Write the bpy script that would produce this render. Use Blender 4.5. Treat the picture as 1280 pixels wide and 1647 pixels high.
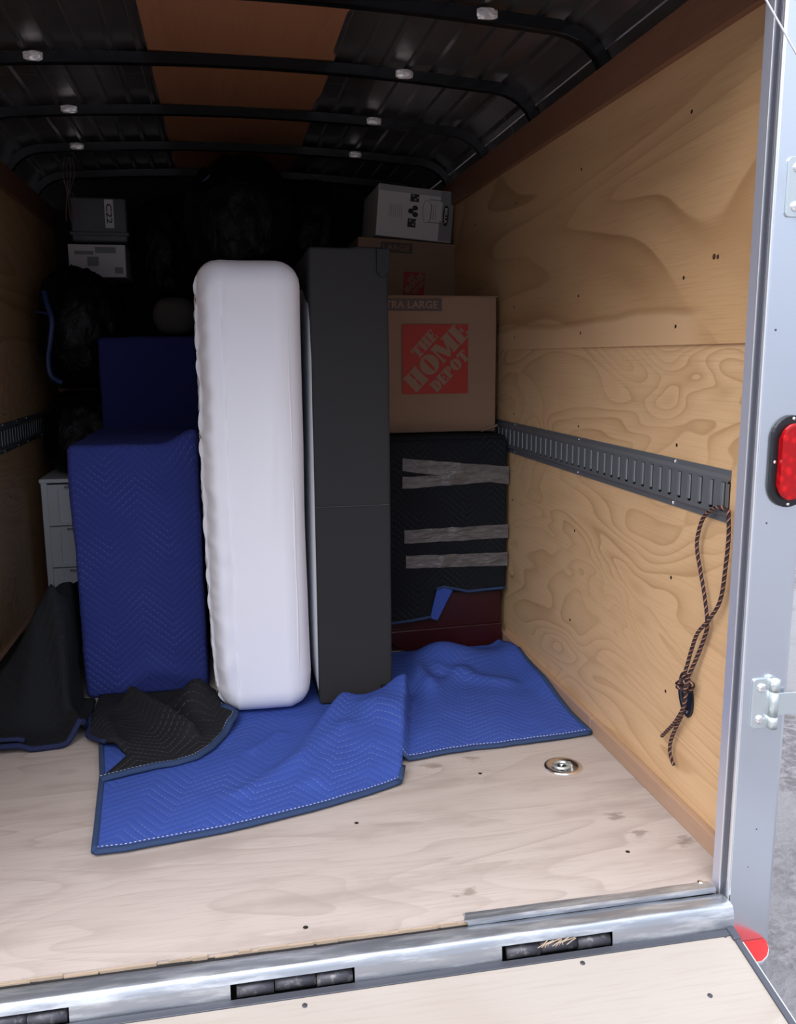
import bpy, bmesh, math, random
from mathutils import Vector, Matrix, noise
random.seed(7)
SC = bpy.context.scene
COL = SC.collection
for o in list(bpy.data.objects):
    bpy.data.objects.remove(o)

# ---------------------------------------------------------------- camera, sky, exposure
F_PX, YAW, PITCH, ROLL, CAM_H = 1414.77, 0.1952, 0.1746, -0.006, 1.1964
cd = bpy.data.cameras.new('camera')
cd.sensor_fit = 'HORIZONTAL'
cd.sensor_width = 36.0
cd.lens = F_PX / 1280 * 36.0
cd.clip_start = 0.02
cam = bpy.data.objects.new('camera', cd)
COL.objects.link(cam)
fw = Vector((math.sin(YAW) * math.cos(PITCH), math.cos(YAW) * math.cos(PITCH), -math.sin(PITCH)))
rt = Vector((math.cos(YAW), -math.sin(YAW), 0))
up = rt.cross(fw)
c_, s_ = math.cos(ROLL), math.sin(ROLL)
rt, up = c_ * rt + s_ * up, -s_ * rt + c_ * up
cam.matrix_world = Matrix(((rt.x, up.x, -fw.x, 0), (rt.y, up.y, -fw.y, 0), (rt.z, up.z, -fw.z, CAM_H), (0, 0, 0, 1)))
SC.camera = cam

w = bpy.data.worlds.new('sky')
SC.world = w
w.use_nodes = True
nt = w.node_tree
bg = nt.nodes['Background']
tc = nt.nodes.new('ShaderNodeTexCoord')
sep = nt.nodes.new('ShaderNodeSeparateXYZ')
rmp = nt.nodes.new('ShaderNodeValToRGB')
nt.links.new(tc.outputs['Generated'], sep.inputs[0])
nt.links.new(sep.outputs['Z'], rmp.inputs['Fac'])
nt.links.new(rmp.outputs['Color'], bg.inputs['Color'])
rmp.color_ramp.elements[0].color = (0.33, 0.36, 0.43, 1)      # overcast sky: the horizon a third of the zenith
rmp.color_ramp.elements[1].color = (1.0, 1.06, 1.20, 1)
bg.inputs['Strength'].default_value = 0.74
sd = bpy.data.lights.new('clouded_sun', 'SUN')                # sun behind cloud, behind and left of the camera
sd.energy = 1.7
sd.angle = math.radians(70)
sd.color = (1.0, 0.97, 0.95)
sun = bpy.data.objects.new('clouded_sun', sd)
COL.objects.link(sun)
sun.rotation_euler = Vector((0.50, 0.45, -0.85)).to_track_quat('-Z', 'Y').to_euler()

SC.view_settings.view_transform = 'Standard'
SC.view_settings.look = 'None'
SC.view_settings.gamma = 1
SC.view_settings.use_curve_mapping = False
SC.view_settings.exposure = 1.46

# ---------------------------------------------------------------- materials
K_ALB = 0.62          # overall reflectance of painted, wooden and cloth surfaces
def nmat(name, col, rough=0.6, metal=0.0, spec=None, alpha=1.0, emit=None):
    m = bpy.data.materials.new(name)
    m.use_nodes = True
    if metal < 0.5:
        col = tuple(K_ALB * c for c in col)
    b = m.node_tree.nodes['Principled BSDF']
    b.inputs['Base Color'].default_value = (*col, 1)
    b.inputs['Roughness'].default_value = rough
    b.inputs['Metallic'].default_value = metal
    if spec is not None:
        b.inputs['Specular IOR Level'].default_value = spec
    b.inputs['Alpha'].default_value = alpha
    return m

class G:
    """small node-graph helper"""
    def __init__(s, m):
        s.t = m.node_tree
        s.b = s.t.nodes['Principled BSDF']
        s.k = K_ALB if s.b.inputs['Metallic'].default_value < 0.5 else 1.0
    def n(s, kind, ins=None, **kw):
        x = s.t.nodes.new(kind)
        for k, v in kw.items():
            setattr(x, k, v)
        for k, v in (ins or {}).items():
            if isinstance(v, bpy.types.NodeSocket):
                s.t.links.new(v, x.inputs[k])
            else:
                x.inputs[k].default_value = v
        return x
    def math(s, op, a, b=0.0, c=0.0):
        return s.n('ShaderNodeMath', {0: a, 1: b, 2: c}, operation=op).outputs[0]
    def mix(s, f, a, b, raw=False):
        x = s.n('ShaderNodeMix', data_type='RGBA')
        for i, v in ((0, f), (6, a), (7, b)):
            if isinstance(v, bpy.types.NodeSocket):
                s.t.links.new(v, x.inputs[i])
            else:
                x.inputs[i].default_value = v if i == 0 else (*(s.k * q if not raw else q for q in v), 1)
        return x.outputs[2]
    def ramp(s, f, lo, hi):
        return s.n('ShaderNodeMapRange', {0: f, 1: lo, 2: hi}, interpolation_type='SMOOTHSTEP').outputs[0]
    def coord(s, scale=(1, 1, 1), which='Object', rot=(0, 0, 0), loc=(0, 0, 0)):
        t = s.n('ShaderNodeTexCoord')
        return s.n('ShaderNodeMapping', {0: t.outputs[which], 1: loc, 2: rot, 3: scale}).outputs[0]
    def noise(s, vec, scale, detail=2, rough=0.5, dist=0.0):
        return s.n('ShaderNodeTexNoise', {'Vector': vec, 'Scale': scale, 'Detail': detail, 'Roughness': rough, 'Distortion': dist}).outputs[0]
    def bump(s, h, strength=0.3, dist=0.01):
        b = s.n('ShaderNodeBump', {'Height': h, 'Strength': strength, 'Distance': dist})
        s.t.links.new(b.outputs[0], s.b.inputs['Normal'])
    def color(s, c):
        s.t.links.new(c, s.b.inputs['Base Color'])

def wood(name, light, dark, grain=(1.0, 0.35, 2.4), rings=16, contrast=0.6, warp=0.6, fib=(60, 5, 260), stain=None, rough=0.62, loc=(0, 0, 0), spots=(), band=False):
    m = nmat(name, light, rough)
    g = G(m)
    v = g.coord(grain, loc=loc)
    n1 = g.noise(v, 1.0, 2.2, 0.45, warp)
    r = g.math('FRACT', g.math('MULTIPLY', n1, rings))
    line = g.math('MULTIPLY', g.math('MULTIPLY_ADD', g.ramp(r, 0.70, 0.92), 0.42, g.math('MULTIPLY', g.ramp(r, 0.15, 0.92), 0.58)), g.math('SUBTRACT', 1.0, g.ramp(r, 0.93, 0.99)))
    fade = g.ramp(g.noise(v, 1.9, 2), 0.30, 0.72)
    line = g.math('MULTIPLY', line, g.math('MULTIPLY_ADD', fade, 0.75, 0.25))
    fibre = g.noise(g.coord(fib), 1.0, 2)
    big = g.noise(v, 0.8, 3)
    c1 = g.mix(g.math('MULTIPLY', line, contrast), light, dark)
    c2 = g.mix(g.math('MULTIPLY', g.ramp(fibre, 0.45, 0.8), 0.30), c1, dark)
    c3 = g.mix(g.math('MULTIPLY', g.ramp(big, 0.42, 0.75), 0.22), c2, tuple(0.72 * x + 0.1 * y for x, y in zip(light, dark)))
    if stain:
        st = g.noise(g.coord(stain[1], loc=(3, 1, 2)), 1.0, 5, 0.62)
        c3 = g.mix(g.math('MULTIPLY', g.ramp(st, 0.47, 0.70), 0.75), c3, stain[0])
    if band:                                                      # pale sapwood streak along the lower edge of the sheet
        sp = g.n('ShaderNodeSeparateXYZ', {0: g.coord()})
        wv = g.math('MULTIPLY_ADD', g.noise(g.coord((1, 1.6, .5), loc=(0, 4, 0)), 1.0, 2), 0.09, sp.outputs[2])
        e = g.math('SUBTRACT', g.math('MULTIPLY_ADD', sp.outputs[1], 0.012, wv), 1.383)
        near = g.ramp(sp.outputs[1], 1.93, 2.06)
        inb = g.math('MULTIPLY', g.math('SUBTRACT', 1.0, g.ramp(e, -0.006, 0.004)), near)
        rim = g.math('MULTIPLY', g.math('SUBTRACT', 1.0, g.ramp(g.math('ABSOLUTE', e), 0.004, 0.016)), near)
        c3 = g.mix(g.math('MULTIPLY', inb, 0.72), c3, (1.05, 0.68, 0.39))
        c3 = g.mix(g.math('MULTIPLY', rim, 0.40), c3, dark)
    for i, (sx, sy, sr) in enumerate(spots):                      # worn-in dirt marks
        d = g.n('ShaderNodeVectorMath', {0: g.coord((1, 1.5, 0)), 1: (sx, 1.5 * sy, 0)}, operation='DISTANCE').outputs['Value']
        wob = g.noise(g.coord((1, 2, 1), loc=(i * 1.7, i, 0)), 24, 4, 0.65)
        msk = g.math('SUBTRACT', 1.0, g.ramp(g.math('MULTIPLY_ADD', wob, 0.14, d), 0.062 + sr * .4, 0.078 + sr))
        c3 = g.mix(g.math('MULTIPLY', msk, 0.6), c3, (0.26, 0.19, 0.15))
    g.color(c3)
    g.bump(fibre, 0.08, 0.004)
    return m

def quilt(name, base, thread, spacing=0.026, period=0.2, amp=0.09, tmix=0.5, rough=0.95, fuzz=0.35, bstr=0.32):
    """quilted moving blanket: zigzag rows of stitches on a UV map in metres"""
    m = nmat(name, base, rough, spec=0.12)
    g = G(m)
    uv = g.n('ShaderNodeTexCoord').outputs['UV']
    wob = g.noise(g.n('ShaderNodeMapping', {0: uv, 3: (1, 1, 1)}).outputs[0], 6.0, 2)
    sp = g.n('ShaderNodeSeparateXYZ', {0: uv})
    u = g.math('MULTIPLY_ADD', wob, 0.015, sp.outputs[0])
    tri = g.math('PINGPONG', u, period / 2)
    q = g.math('ADD', sp.outputs[1], g.math('MULTIPLY', tri, amp / (period / 2)))
    fr = g.math('FRACT', g.math('DIVIDE', q, spacing))
    d = g.math('ABSOLUTE', g.math('SUBTRACT', fr, 0.5))
    line = g.math('SUBTRACT', 1.0, g.ramp(d, 0.03, 0.085))
    puff = g.math('SQRT', g.math('MULTIPLY', d, 2.0))
    fr2 = g.math('FRACT', g.math('DIVIDE', u, 0.012))
    dash = g.ramp(g.math('ABSOLUTE', g.math('SUBTRACT', fr2, 0.5)), 0.12, 0.22)
    fz = g.noise(g.n('ShaderNodeMapping', {0: uv, 3: (1, 1, 1)}).outputs[0], 5.0, 4)
    patch = g.ramp(fz, 0.40, 0.62)
    th = g.math('MULTIPLY', g.math('MULTIPLY', line, dash), g.math('MULTIPLY_ADD', patch, tmix * 0.8, tmix * 0.2))
    fine = g.noise(g.n('ShaderNodeMapping', {0: uv, 3: (1, 1, 1)}).outputs[0], 380.0, 2)
    basec = g.mix(g.math('MULTIPLY', fine, fuzz), base, tuple(min(1, 1.7 * x + 0.004) for x in base))
    g.color(g.mix(th, basec, thread))
    g.bump(g.math('MULTIPLY_ADD', fine, 0.15, puff), bstr, 0.005)
    return m

M = {}
M['ply_up'] = wood('pine_plywood_upper', (0.92, 0.565, 0.285), (0.50, 0.255, 0.10), grain=(1, 0.42, 1.6), rings=11, contrast=0.72, warp=0.7, band=True, loc=(0, 3.1, 1.7), rough=0.5)
M['ply_low'] = wood('pine_plywood_lower', (1.06, 0.69, 0.38), (0.66, 0.37, 0.165), grain=(1, 0.75, 2.4), rings=19, contrast=0.74, warp=1.1, loc=(0, 7.3, 4.1), rough=0.5)
M['ply_floor'] = wood('pine_plywood_floor', (0.74, 0.635, 0.58), (0.45, 0.355, 0.305), grain=(0.7, 3.2, 1), rings=12, contrast=0.50, warp=1.3, fib=(7, 160, 20),
                      stain=((0.52, 0.43, 0.385), (2.2, 8.0, 1)), rough=0.7,
                      spots=((0.971, 1.987, .030), (0.997, 1.903, .022), (1.095, 1.846, .030), (0.559, 2.377, .026), (0.693, 2.390, .026), (0.50, 1.75, .02)))
M['ply_ramp'] = wood('pine_plywood_ramp', (0.61, 0.545, 0.49), (0.46, 0.37, 0.305), grain=(0.6, 1.8, 1), rings=6, contrast=0.45, warp=1.0, fib=(7, 150, 20), rough=0.65)
M['luan'] = wood('brown_luan', (0.50, 0.215, 0.105), (0.28, 0.11, 0.055), grain=(3, 0.4, 3), rings=7, contrast=0.3, fib=(120, 5, 120), rough=0.55)
M['luan_wall'] = wood('brown_luan_strip', (0.34, 0.155, 0.085), (0.20, 0.085, 0.048), grain=(3, 0.4, 3), rings=7, contrast=0.3, fib=(120, 5, 120), rough=0.5)
M['base'] = wood('base_strip_wood', (0.66, 0.42, 0.285), (0.48, 0.29, 0.185), grain=(3, 0.4, 3), rings=5, contrast=0.3, fib=(120, 5, 120), rough=0.5)

m = nmat('black_roof_metal', (0.40, 0.385, 0.39), 0.28, 0.93)
g = G(m); v = g.coord((1, 0.9, 1)); g.bump(g.noise(v, 3.2, 3, 0.55), 0.5, 0.02); M['roof'] = m
m = nmat('black_painted_steel', (0.008, 0.0085, 0.011), 0.25, 0.0, 0.28)
g = G(m); g.bump(g.noise(g.coord(), 40, 2), 0.1, 0.003); M['bow'] = m
M['foil'] = nmat('silver_foil_tape', (0.75, 0.74, 0.74), 0.35, 0.55)
m = nmat('aluminium_post', (0.68, 0.73, 0.80), 0.27, 0.95)
g = G(m)
sm = g.noise(g.coord((3, 3, 1.2)), 3.0, 4, 0.6)
g.t.links.new(g.math('MULTIPLY_ADD', sm, 0.20, 0.13), g.b.inputs['Roughness'])
g.bump(g.noise(g.coord((1, 1, 0.4)), 2.2, 2), 0.12, 0.02); M['alu'] = m
m = nmat('aluminium_jamb', (0.60, 0.62, 0.74), 0.4, 0.7); M['jamb'] = m
M['edge'] = nmat('bright_aluminium_edge', (0.85, 0.87, 0.9), 0.3, 0.8)
m = nmat('scuffed_sill_steel', (0.42, 0.45, 0.50), 0.33, 0.8)
g = G(m)
sn = g.noise(g.coord((3, 22, 22)), 2.0, 5, 0.65)
g.color(g.mix(g.ramp(sn, 0.42, 0.7), (0.40, 0.43, 0.48), (0.70, 0.73, 0.77)))
g.t.links.new(g.math('MULTIPLY_ADD', sn, 0.35, 0.2), g.b.inputs['Roughness'])
g.bump(sn, 0.12, 0.004); M['sill'] = m
m = nmat('grimy_steel', (0.10, 0.10, 0.115), 0.5, 0.6)
g = G(m); sn = g.noise(g.coord(), 45, 5, 0.7); g.color(g.mix(g.ramp(sn, 0.5, 0.75), (0.07, 0.07, 0.085), (0.30, 0.28, 0.28))); g.bump(sn, 0.3, 0.004); M['grime'] = m
M['frame'] = nmat('dark_ramp_frame', (0.085, 0.09, 0.11), 0.42, 0.5)
m = nmat('black_rubber', (0.02, 0.021, 0.026), 0.6); M['rubber'] = m
M['seal'] = nmat('slate_door_seal', (0.16, 0.17, 0.22), 0.35, 0.3)
M['straw'] = nmat('worn_pale_wood', (0.62, 0.48, 0.36), 0.8)
M['void'] = nmat('cavity_shade', (0.006, 0.006, 0.007), 0.9)
m = nmat('grey_track_steel', (0.245, 0.262, 0.295), 0.42, 0.35)
g = G(m); g.bump(g.noise(g.coord(), 60, 3), 0.08, 0.002); M['track'] = m
M['track_dark'] = nmat('track_slot_shade', (0.03, 0.03, 0.034), 0.6, 0.2)
M['track_tab'] = nmat('track_tab_steel', (0.31, 0.335, 0.37), 0.4, 0.35)
M['zinc'] = nmat('zinc_plate', (0.60, 0.66, 0.68), 0.33, 0.8)
M['chrome'] = nmat('chrome_screw', (0.9, 0.9, 0.92), 0.2, 1.0)
M['screw'] = nmat('dark_screw', (0.035, 0.025, 0.02), 0.5, 0.3)
M['black_plastic'] = nmat('black_plastic', (0.012, 0.012, 0.016), 0.35)
m = nmat('red_lens', (0.55, 0.01, 0.015), 0.15, 0.0, 0.35)
g = G(m); vz = g.n('ShaderNodeTexVoronoi', {'Vector': g.coord(), 'Scale': 60.0}).outputs[0]
g.color(g.mix(g.ramp(vz, 0.1, 0.6), (0.85, 0.008, 0.012), (0.50, 0.004, 0.008))); M['lens'] = m
M['red_tape'] = nmat('red_reflective_tape', (0.80, 0.012, 0.008), 0.35)
M['white_tape'] = nmat('white_tape_edge', (0.8, 0.8, 0.8), 0.4)

BLUE = (0.062, 0.120, 0.50)
M['blue_q'] = quilt('blue_quilted_blanket', BLUE, (0.42, 0.52, 0.95), spacing=0.031, tmix=0.36, bstr=0.26)
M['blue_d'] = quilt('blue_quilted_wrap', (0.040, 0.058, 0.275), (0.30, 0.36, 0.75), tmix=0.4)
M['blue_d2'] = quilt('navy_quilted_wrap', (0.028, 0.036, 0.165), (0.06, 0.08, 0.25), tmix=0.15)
M['black_q'] = quilt('black_quilted_blanket', (0.024, 0.025, 0.030), (0.30, 0.26, 0.24), spacing=0.032, tmix=0.38)
M['black_q2'] = quilt('black_quilted_wrap', (0.016, 0.018, 0.022), (0.10, 0.11, 0.125), tmix=0.6)
M['black_q3'] = quilt('black_quilted_heap', (0.021, 0.023, 0.027), (0.09, 0.075, 0.085), spacing=0.030, tmix=0.3)
m = nmat('blue_hem', (0.055, 0.092, 0.205), 0.9, spec=0.1)
g = G(m); g.bump(g.noise(g.coord(), 220, 2), 0.4, 0.003); M['hem'] = m
m = nmat('dashed_stitching', (0.3, 0.35, 0.5), 0.9, spec=0.1)
g = G(m)
sp = g.n('ShaderNodeSeparateXYZ', {0: g.n('ShaderNodeTexCoord').outputs['UV']})
g.color(g.mix(g.ramp(g.math('ABSOLUTE', g.math('SUBTRACT', g.math('FRACT', g.math('MULTIPLY', sp.outputs[1], 90.0)), 0.5)), 0.18, 0.28), (0.75, 0.78, 0.85), (0.06, 0.10, 0.28))); M['stitch'] = m
m = nmat('indigo_hem', (0.035, 0.045, 0.12), 0.9, spec=0.1)
g = G(m); g.bump(g.noise(g.coord(), 220, 2), 0.4, 0.003); M['hem_d'] = m
m = nmat('white_mattress_cover', (1.27, 1.29, 1.40), 0.85, spec=0.15)
g = G(m); g.bump(g.noise(g.coord(), 300, 2), 0.10, 0.002); M['white'] = m
M['seam'] = nmat('white_seam_tape', (1.20, 1.20, 1.28), 0.8, spec=0.15)
m = nmat('charcoal_fabric', (0.044, 0.044, 0.048), 0.85, spec=0.2)
g = G(m); g.bump(g.noise(g.coord((1, 1, 1)), 500, 2), 0.15, 0.002); M['charcoal'] = m
M['grey_cloth'] = nmat('pale_grey_cloth', (0.95, 0.97, 1.02), 0.8)
M['thread'] = nmat('pale_thread', (0.16, 0.16, 0.165), 0.8)
M['guard'] = nmat('smoky_plastic_guard', (0.022, 0.022, 0.025), 0.3, 0.0, 0.12)
m = nmat('brown_cardboard', (0.40, 0.245, 0.165), 0.8, spec=0.2)
g = G(m); n = g.noise(g.coord((1, 1, 14)), 8, 3); g.color(g.mix(g.math('MULTIPLY', n, 0.5), (0.42, 0.26, 0.175), (0.36, 0.215, 0.14))); M['card'] = m
M['card_ink'] = nmat('dark_box_ink', (0.12, 0.085, 0.07), 0.7)
M['card_logo'] = nmat('orange_red_box_ink', (0.50, 0.028, 0.012), 0.65)
M['packing_tape'] = nmat('clear_packing_tape', (0.26, 0.23, 0.22), 0.16, 0.0, 0.6, alpha=0.8)
g = G(M['packing_tape']); n = g.noise(g.coord((1, 1, 3.5)), 14, 4, 0.6); g.color(g.mix(g.ramp(n, 0.35, 0.7), (0.20, 0.18, 0.175), (0.30, 0.27, 0.26)))
g.bump(g.noise(g.coord((1, 1, 2.5), rot=(0, .5, 0)), 30, 3, 0.6), 0.9, 0.012)
m = nmat('white_carton', (0.90, 0.86, 0.86), 0.6); M['carton'] = m
M['carton_grey'] = nmat('carton_grey_print', (0.33, 0.33, 0.34), 0.6)
M['carton_faint'] = nmat('carton_faint_print', (0.50, 0.49, 0.50), 0.6)
M['ink'] = nmat('black_print', (0.02, 0.02, 0.022), 0.6)
M['cherry'] = nmat('dark_cherry_wood', (0.050, 0.006, 0.008), 0.35, 0.0, 0.4)
m = nmat('white_drawer_plastic', (1.36, 1.44, 1.54), 0.4); M['drawer'] = m
M['drawer_in'] = nmat('grey_drawer_plastic', (0.50, 0.55, 0.60), 0.4)
m = nmat('black_bin_liner', (0.006, 0.006, 0.007), 0.36, 0.0, 0.13)
g = G(m); n = g.noise(g.coord((1, 1, 0.7)), 14, 4, 0.6, 1.2); g.bump(n, 0.5, 0.03); M['bag'] = m
M['drawstring'] = nmat('blue_drawstring', (0.022, 0.05, 0.19), 0.5)
M['taupe'] = nmat('taupe_fabric', (0.055, 0.052, 0.047), 0.9)
M['grey_bin'] = nmat('grey_plastic_bin', (0.13, 0.13, 0.15), 0.5)
M['wire'] = nmat('dull_red_wire', (0.22, 0.12, 0.12), 0.5)
m = nmat('twisted_rope', (0.05, 0.02, 0.02), 0.75)
g = G(m)
sp = g.n('ShaderNodeSeparateXYZ', {0: g.n('ShaderNodeTexCoord').outputs['UV']})
ph = g.math('FRACT', g.math('ADD', g.math('MULTIPLY', sp.outputs[0], 2.0), g.math('MULTIPLY', sp.outputs[1], 62.0)))
st = g.ramp(ph, 0.50, 0.62)
st2 = g.math('MULTIPLY', g.ramp(ph, 0.55, 0.66), g.math('SUBTRACT', 1.0, g.ramp(ph, 0.80, 0.92)))
g.color(g.mix(st2, (0.040, 0.020, 0.030), (0.62, 0.30, 0.19)))
g.bump(g.math('ABSOLUTE', g.math('SUBTRACT', g.math('FRACT', g.math('MULTIPLY', ph, 2.0)), 0.5)), 0.8, 0.006); M['rope'] = m
m = nmat('wet_concrete_ground', (0.34, 0.33, 0.345), 0.75)
g = G(m)
n1 = g.noise(g.coord(), 1.1, 4); n2 = g.noise(g.coord(), 26, 5, 0.7); n3 = g.n('ShaderNodeTexVoronoi', {'Vector': g.coord(), 'Scale': 42.0}).outputs[0]
c1 = g.mix(g.ramp(n2, 0.38, 0.68), (0.20, 0.19, 0.20), (0.46, 0.44, 0.46))
c2 = g.mix(g.ramp(n1, 0.45, 0.6), c1, (0.40, 0.40, 0.425))
g.color(c2); g.bump(g.math('MULTIPLY_ADD', n3, 0.4, n2), 0.7, 0.02); M['ground'] = m

# ---------------------------------------------------------------- mesh helpers
def link(name, me, mat, parent=None, smooth=False):
    if mat is not None:
        me.materials.append(mat)
    if smooth:
        for p in me.polygons:
            p.use_smooth = True
    o = bpy.data.objects.new(name, me)
    COL.objects.link(o)
    if parent is not None:
        o.parent = parent
    return o

def build(name, bm, mat, parent=None, smooth=False):
    me = bpy.data.meshes.new(name)
    bmesh.ops.recalc_face_normals(bm, faces=bm.faces)
    bm.to_mesh(me)
    bm.free()
    return link(name, me, mat, parent, smooth)

def tag(o, label=None, cat=None, group=None, kind=None):
    if label: o['label'] = label
    if cat: o['category'] = cat
    if group: o['group'] = group
    if kind: o['kind'] = kind
    return o

def empty(name, loc=(0, 0, 0), rot=(0, 0, 0)):
    o = bpy.data.objects.new(name, None)
    COL.objects.link(o)
    o.location = loc
    o.rotation_euler = rot
    o.empty_display_size = 0.1
    return o

def add_box(bm, a, b, bev=0.0):
    x0, y0, z0 = a; x1, y1, z1 = b
    vs = [bm.verts.new(p) for p in ((x0, y0, z0), (x1, y0, z0), (x1, y1, z0), (x0, y1, z0), (x0, y0, z1), (x1, y0, z1), (x1, y1, z1), (x0, y1, z1))]
    fs = [bm.faces.new([vs[i] for i in f]) for f in ((0, 3, 2, 1), (4, 5, 6, 7), (0, 1, 5, 4), (1, 2, 6, 5), (2, 3, 7, 6), (3, 0, 4, 7))]
    if bev > 0:
        es = list({e for f in fs for e in f.edges})
        bmesh.ops.bevel(bm, geom=es, offset=bev, segments=2, affect='EDGES', profile=0.5)

def box(name, a, b, mat, parent=None, bev=0.0):
    bm = bmesh.new()
    add_box(bm, a, b, bev)
    return build(name, bm, mat, parent)

def extrude_poly(name, pts, y0, y1, mat, parent=None, axis='y', bev=0.0):
    """prism of a 2D outline; pts are (x, z) for axis y, (y, z) for axis x, (x, y) for axis z"""
    def P(a, b, h):
        return (a, h, b) if axis == 'y' else ((h, a, b) if axis == 'x' else (a, b, h))
    bm = bmesh.new()
    A = [bm.verts.new(P(a, b, y0)) for a, b in pts]
    B = [bm.verts.new(P(a, b, y1)) for a, b in pts]
    n = len(pts)
    f1 = bm.faces.new(A); f2 = bm.faces.new(B[::-1])
    for i in range(n):
        bm.faces.new((A[i], B[i], B[(i + 1) % n], A[(i + 1) % n]))
    if bev:
        bmesh.ops.bevel(bm, geom=list(f1.edges) + list(f2.edges), offset=bev, segments=2, affect='EDGES', profile=0.5)
    return build(name, bm, mat, parent)

def catmull(pts, k=6):
    P = [Vector(p) for p in pts]
    out = []
    for i in range(len(P) - 1):
        a = P[max(i - 1, 0)]; b = P[i]; c = P[i + 1]; d = P[min(i + 2, len(P) - 1)]
        for j in range(k):
            t = j / k
            out.append(0.5 * ((2 * b) + (c - a) * t + (2 * a - 5 * b + 4 * c - d) * t * t + (3 * b - a - 3 * c + d) * t ** 3))
    out.append(P[-1])
    return out

def tube(name, path, r, mat, parent=None, n=8, flat=1.0, cap=True, smooth=True):
    """round or flattened tube along a path, with UV (turn, metres)"""
    P = [Vector(p) for p in path]
    bm = bmesh.new()
    uvl = bm.loops.layers.uv.new('UVMap')
    rings, L, acc = [], [0.0], 0.0
    up0 = Vector((0, 0, 1))
    for i, p in enumerate(P):
        t = (P[min(i + 1, len(P) - 1)] - P[max(i - 1, 0)]).normalized()
        if abs(t.dot(up0)) > 0.95:
            up0 = Vector((1, 0, 0)) if abs(t.x) < 0.9 else Vector((0, 1, 0))
        s = t.cross(up0).normalized()
        u = s.cross(t).normalized()
        up0 = u
        rings.append([bm.verts.new(p + s * (r * math.cos(2 * math.pi * k / n)) + u * (r * flat * math.sin(2 * math.pi * k / n))) for k in range(n)])
        if i:
            acc += (p - P[i - 1]).length
            L.append(acc)
    for i in range(len(P) - 1):
        for k in range(n):
            f = bm.faces.new((rings[i][k], rings[i][(k + 1) % n], rings[i + 1][(k + 1) % n], rings[i + 1][k]))
            for lp, (uu, vv) in zip(f.loops, ((k / n, L[i]), ((k + 1) / n, L[i]), ((k + 1) / n, L[i + 1]), (k / n, L[i + 1]))):
                lp[uvl].uv = (uu, vv)
    if cap:
        bm.faces.new(rings[0][::-1]); bm.faces.new(rings[-1])
    return build(name, bm, mat, parent, smooth)

def rbox(name, a, b, r, mat, parent=None, step=0.03, disp=None, smooth=True, skip_bottom=False):
    """rounded box between corners a and b on a fine grid; disp(pos, normal, face) -> Vector offset; UV in metres"""
    a = Vector(a); b = Vector(b)
    r = min(r, *((b[i] - a[i]) / 2 - 1e-4 for i in range(3)))
    bm = bmesh.new()
    uvl = bm.loops.layers.uv.new('UVMap')
    cache = {}
    lo = a + Vector((r, r, r)); hi = b - Vector((r, r, r))
    def axis_pts(i):
        L = b[i] - a[i]
        n = max(2, int(L / step))
        inner = [a[i] + r + (L - 2 * r) * k / n for k in range(n + 1)]
        e = [a[i] + r * q for q in (0, 0.35, 0.7)]
        f = [b[i] - r * q for q in (0.7, 0.35, 0)]
        return e + inner + f
    ax = [axis_pts(i) for i in range(3)]
    def vert(p, face):
        key = tuple(round(x, 5) for x in p)
        if key in cache:
            return cache[key]
        q = Vector([min(max(p[i], lo[i]), hi[i]) for i in range(3)])
        d = Vector(p) - q
        nrm = d.normalized() if d.length > 1e-9 else Vector((0, 0, 1))
        pos = q + nrm * r
        if disp:
            pos = pos + disp(pos, nrm)
        cache[key] = bm.verts.new(pos)
        return cache[key]
    for i in range(3):
        j, k = [(1, 2), (0, 2), (0, 1)][i]
        for side in (0, 1):
            if skip_bottom and i == 2 and side == 0:
                continue
            fixed = (a, b)[side][i]
            for jj in range(len(ax[j]) - 1):
                for kk in range(len(ax[k]) - 1):
                    quad = []
                    for (da, db) in ((0, 0), (1, 0), (1, 1), (0, 1)):
                        p = [0, 0, 0]
                        p[i] = fixed; p[j] = ax[j][jj + da]; p[k] = ax[k][kk + db]
                        quad.append((vert(p, (i, side)), p[j], p[k]))
                    if i == 2:
                        uvs = [(q[1], q[2] + 0.37) for q in quad]
                    else:
                        uvs = [(q[1], q[2]) for q in quad]
                    try:
                        f = bm.faces.new([q[0] for q in quad])
                    except ValueError:
                        continue
                    for lp, uv in zip(f.loops, uvs):
                        lp[uvl].uv = uv
    return build(name, bm, mat, parent, smooth)

def inside(poly, x, y):
    c = False
    j = len(poly) - 1
    for i in range(len(poly)):
        xi, yi = poly[i]; xj, yj = poly[j]
        if (yi > y) != (yj > y) and x < (xj - xi) * (y - yi) / (yj - yi) + xi:
            c = not c
        j = i
    return c

def near_edge(poly, x, y):
    best = None
    p = Vector((x, y))
    for i in range(len(poly)):
        a = Vector(poly[i]); b = Vector(poly[(i + 1) % len(poly)])
        d = b - a
        t = max(0, min(1, (p - a).dot(d) / max(d.length_squared, 1e-12)))
        q = a + d * t
        l = (p - q).length
        if best is None or l < best[0]:
            best = (l, q)
    return best

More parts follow.
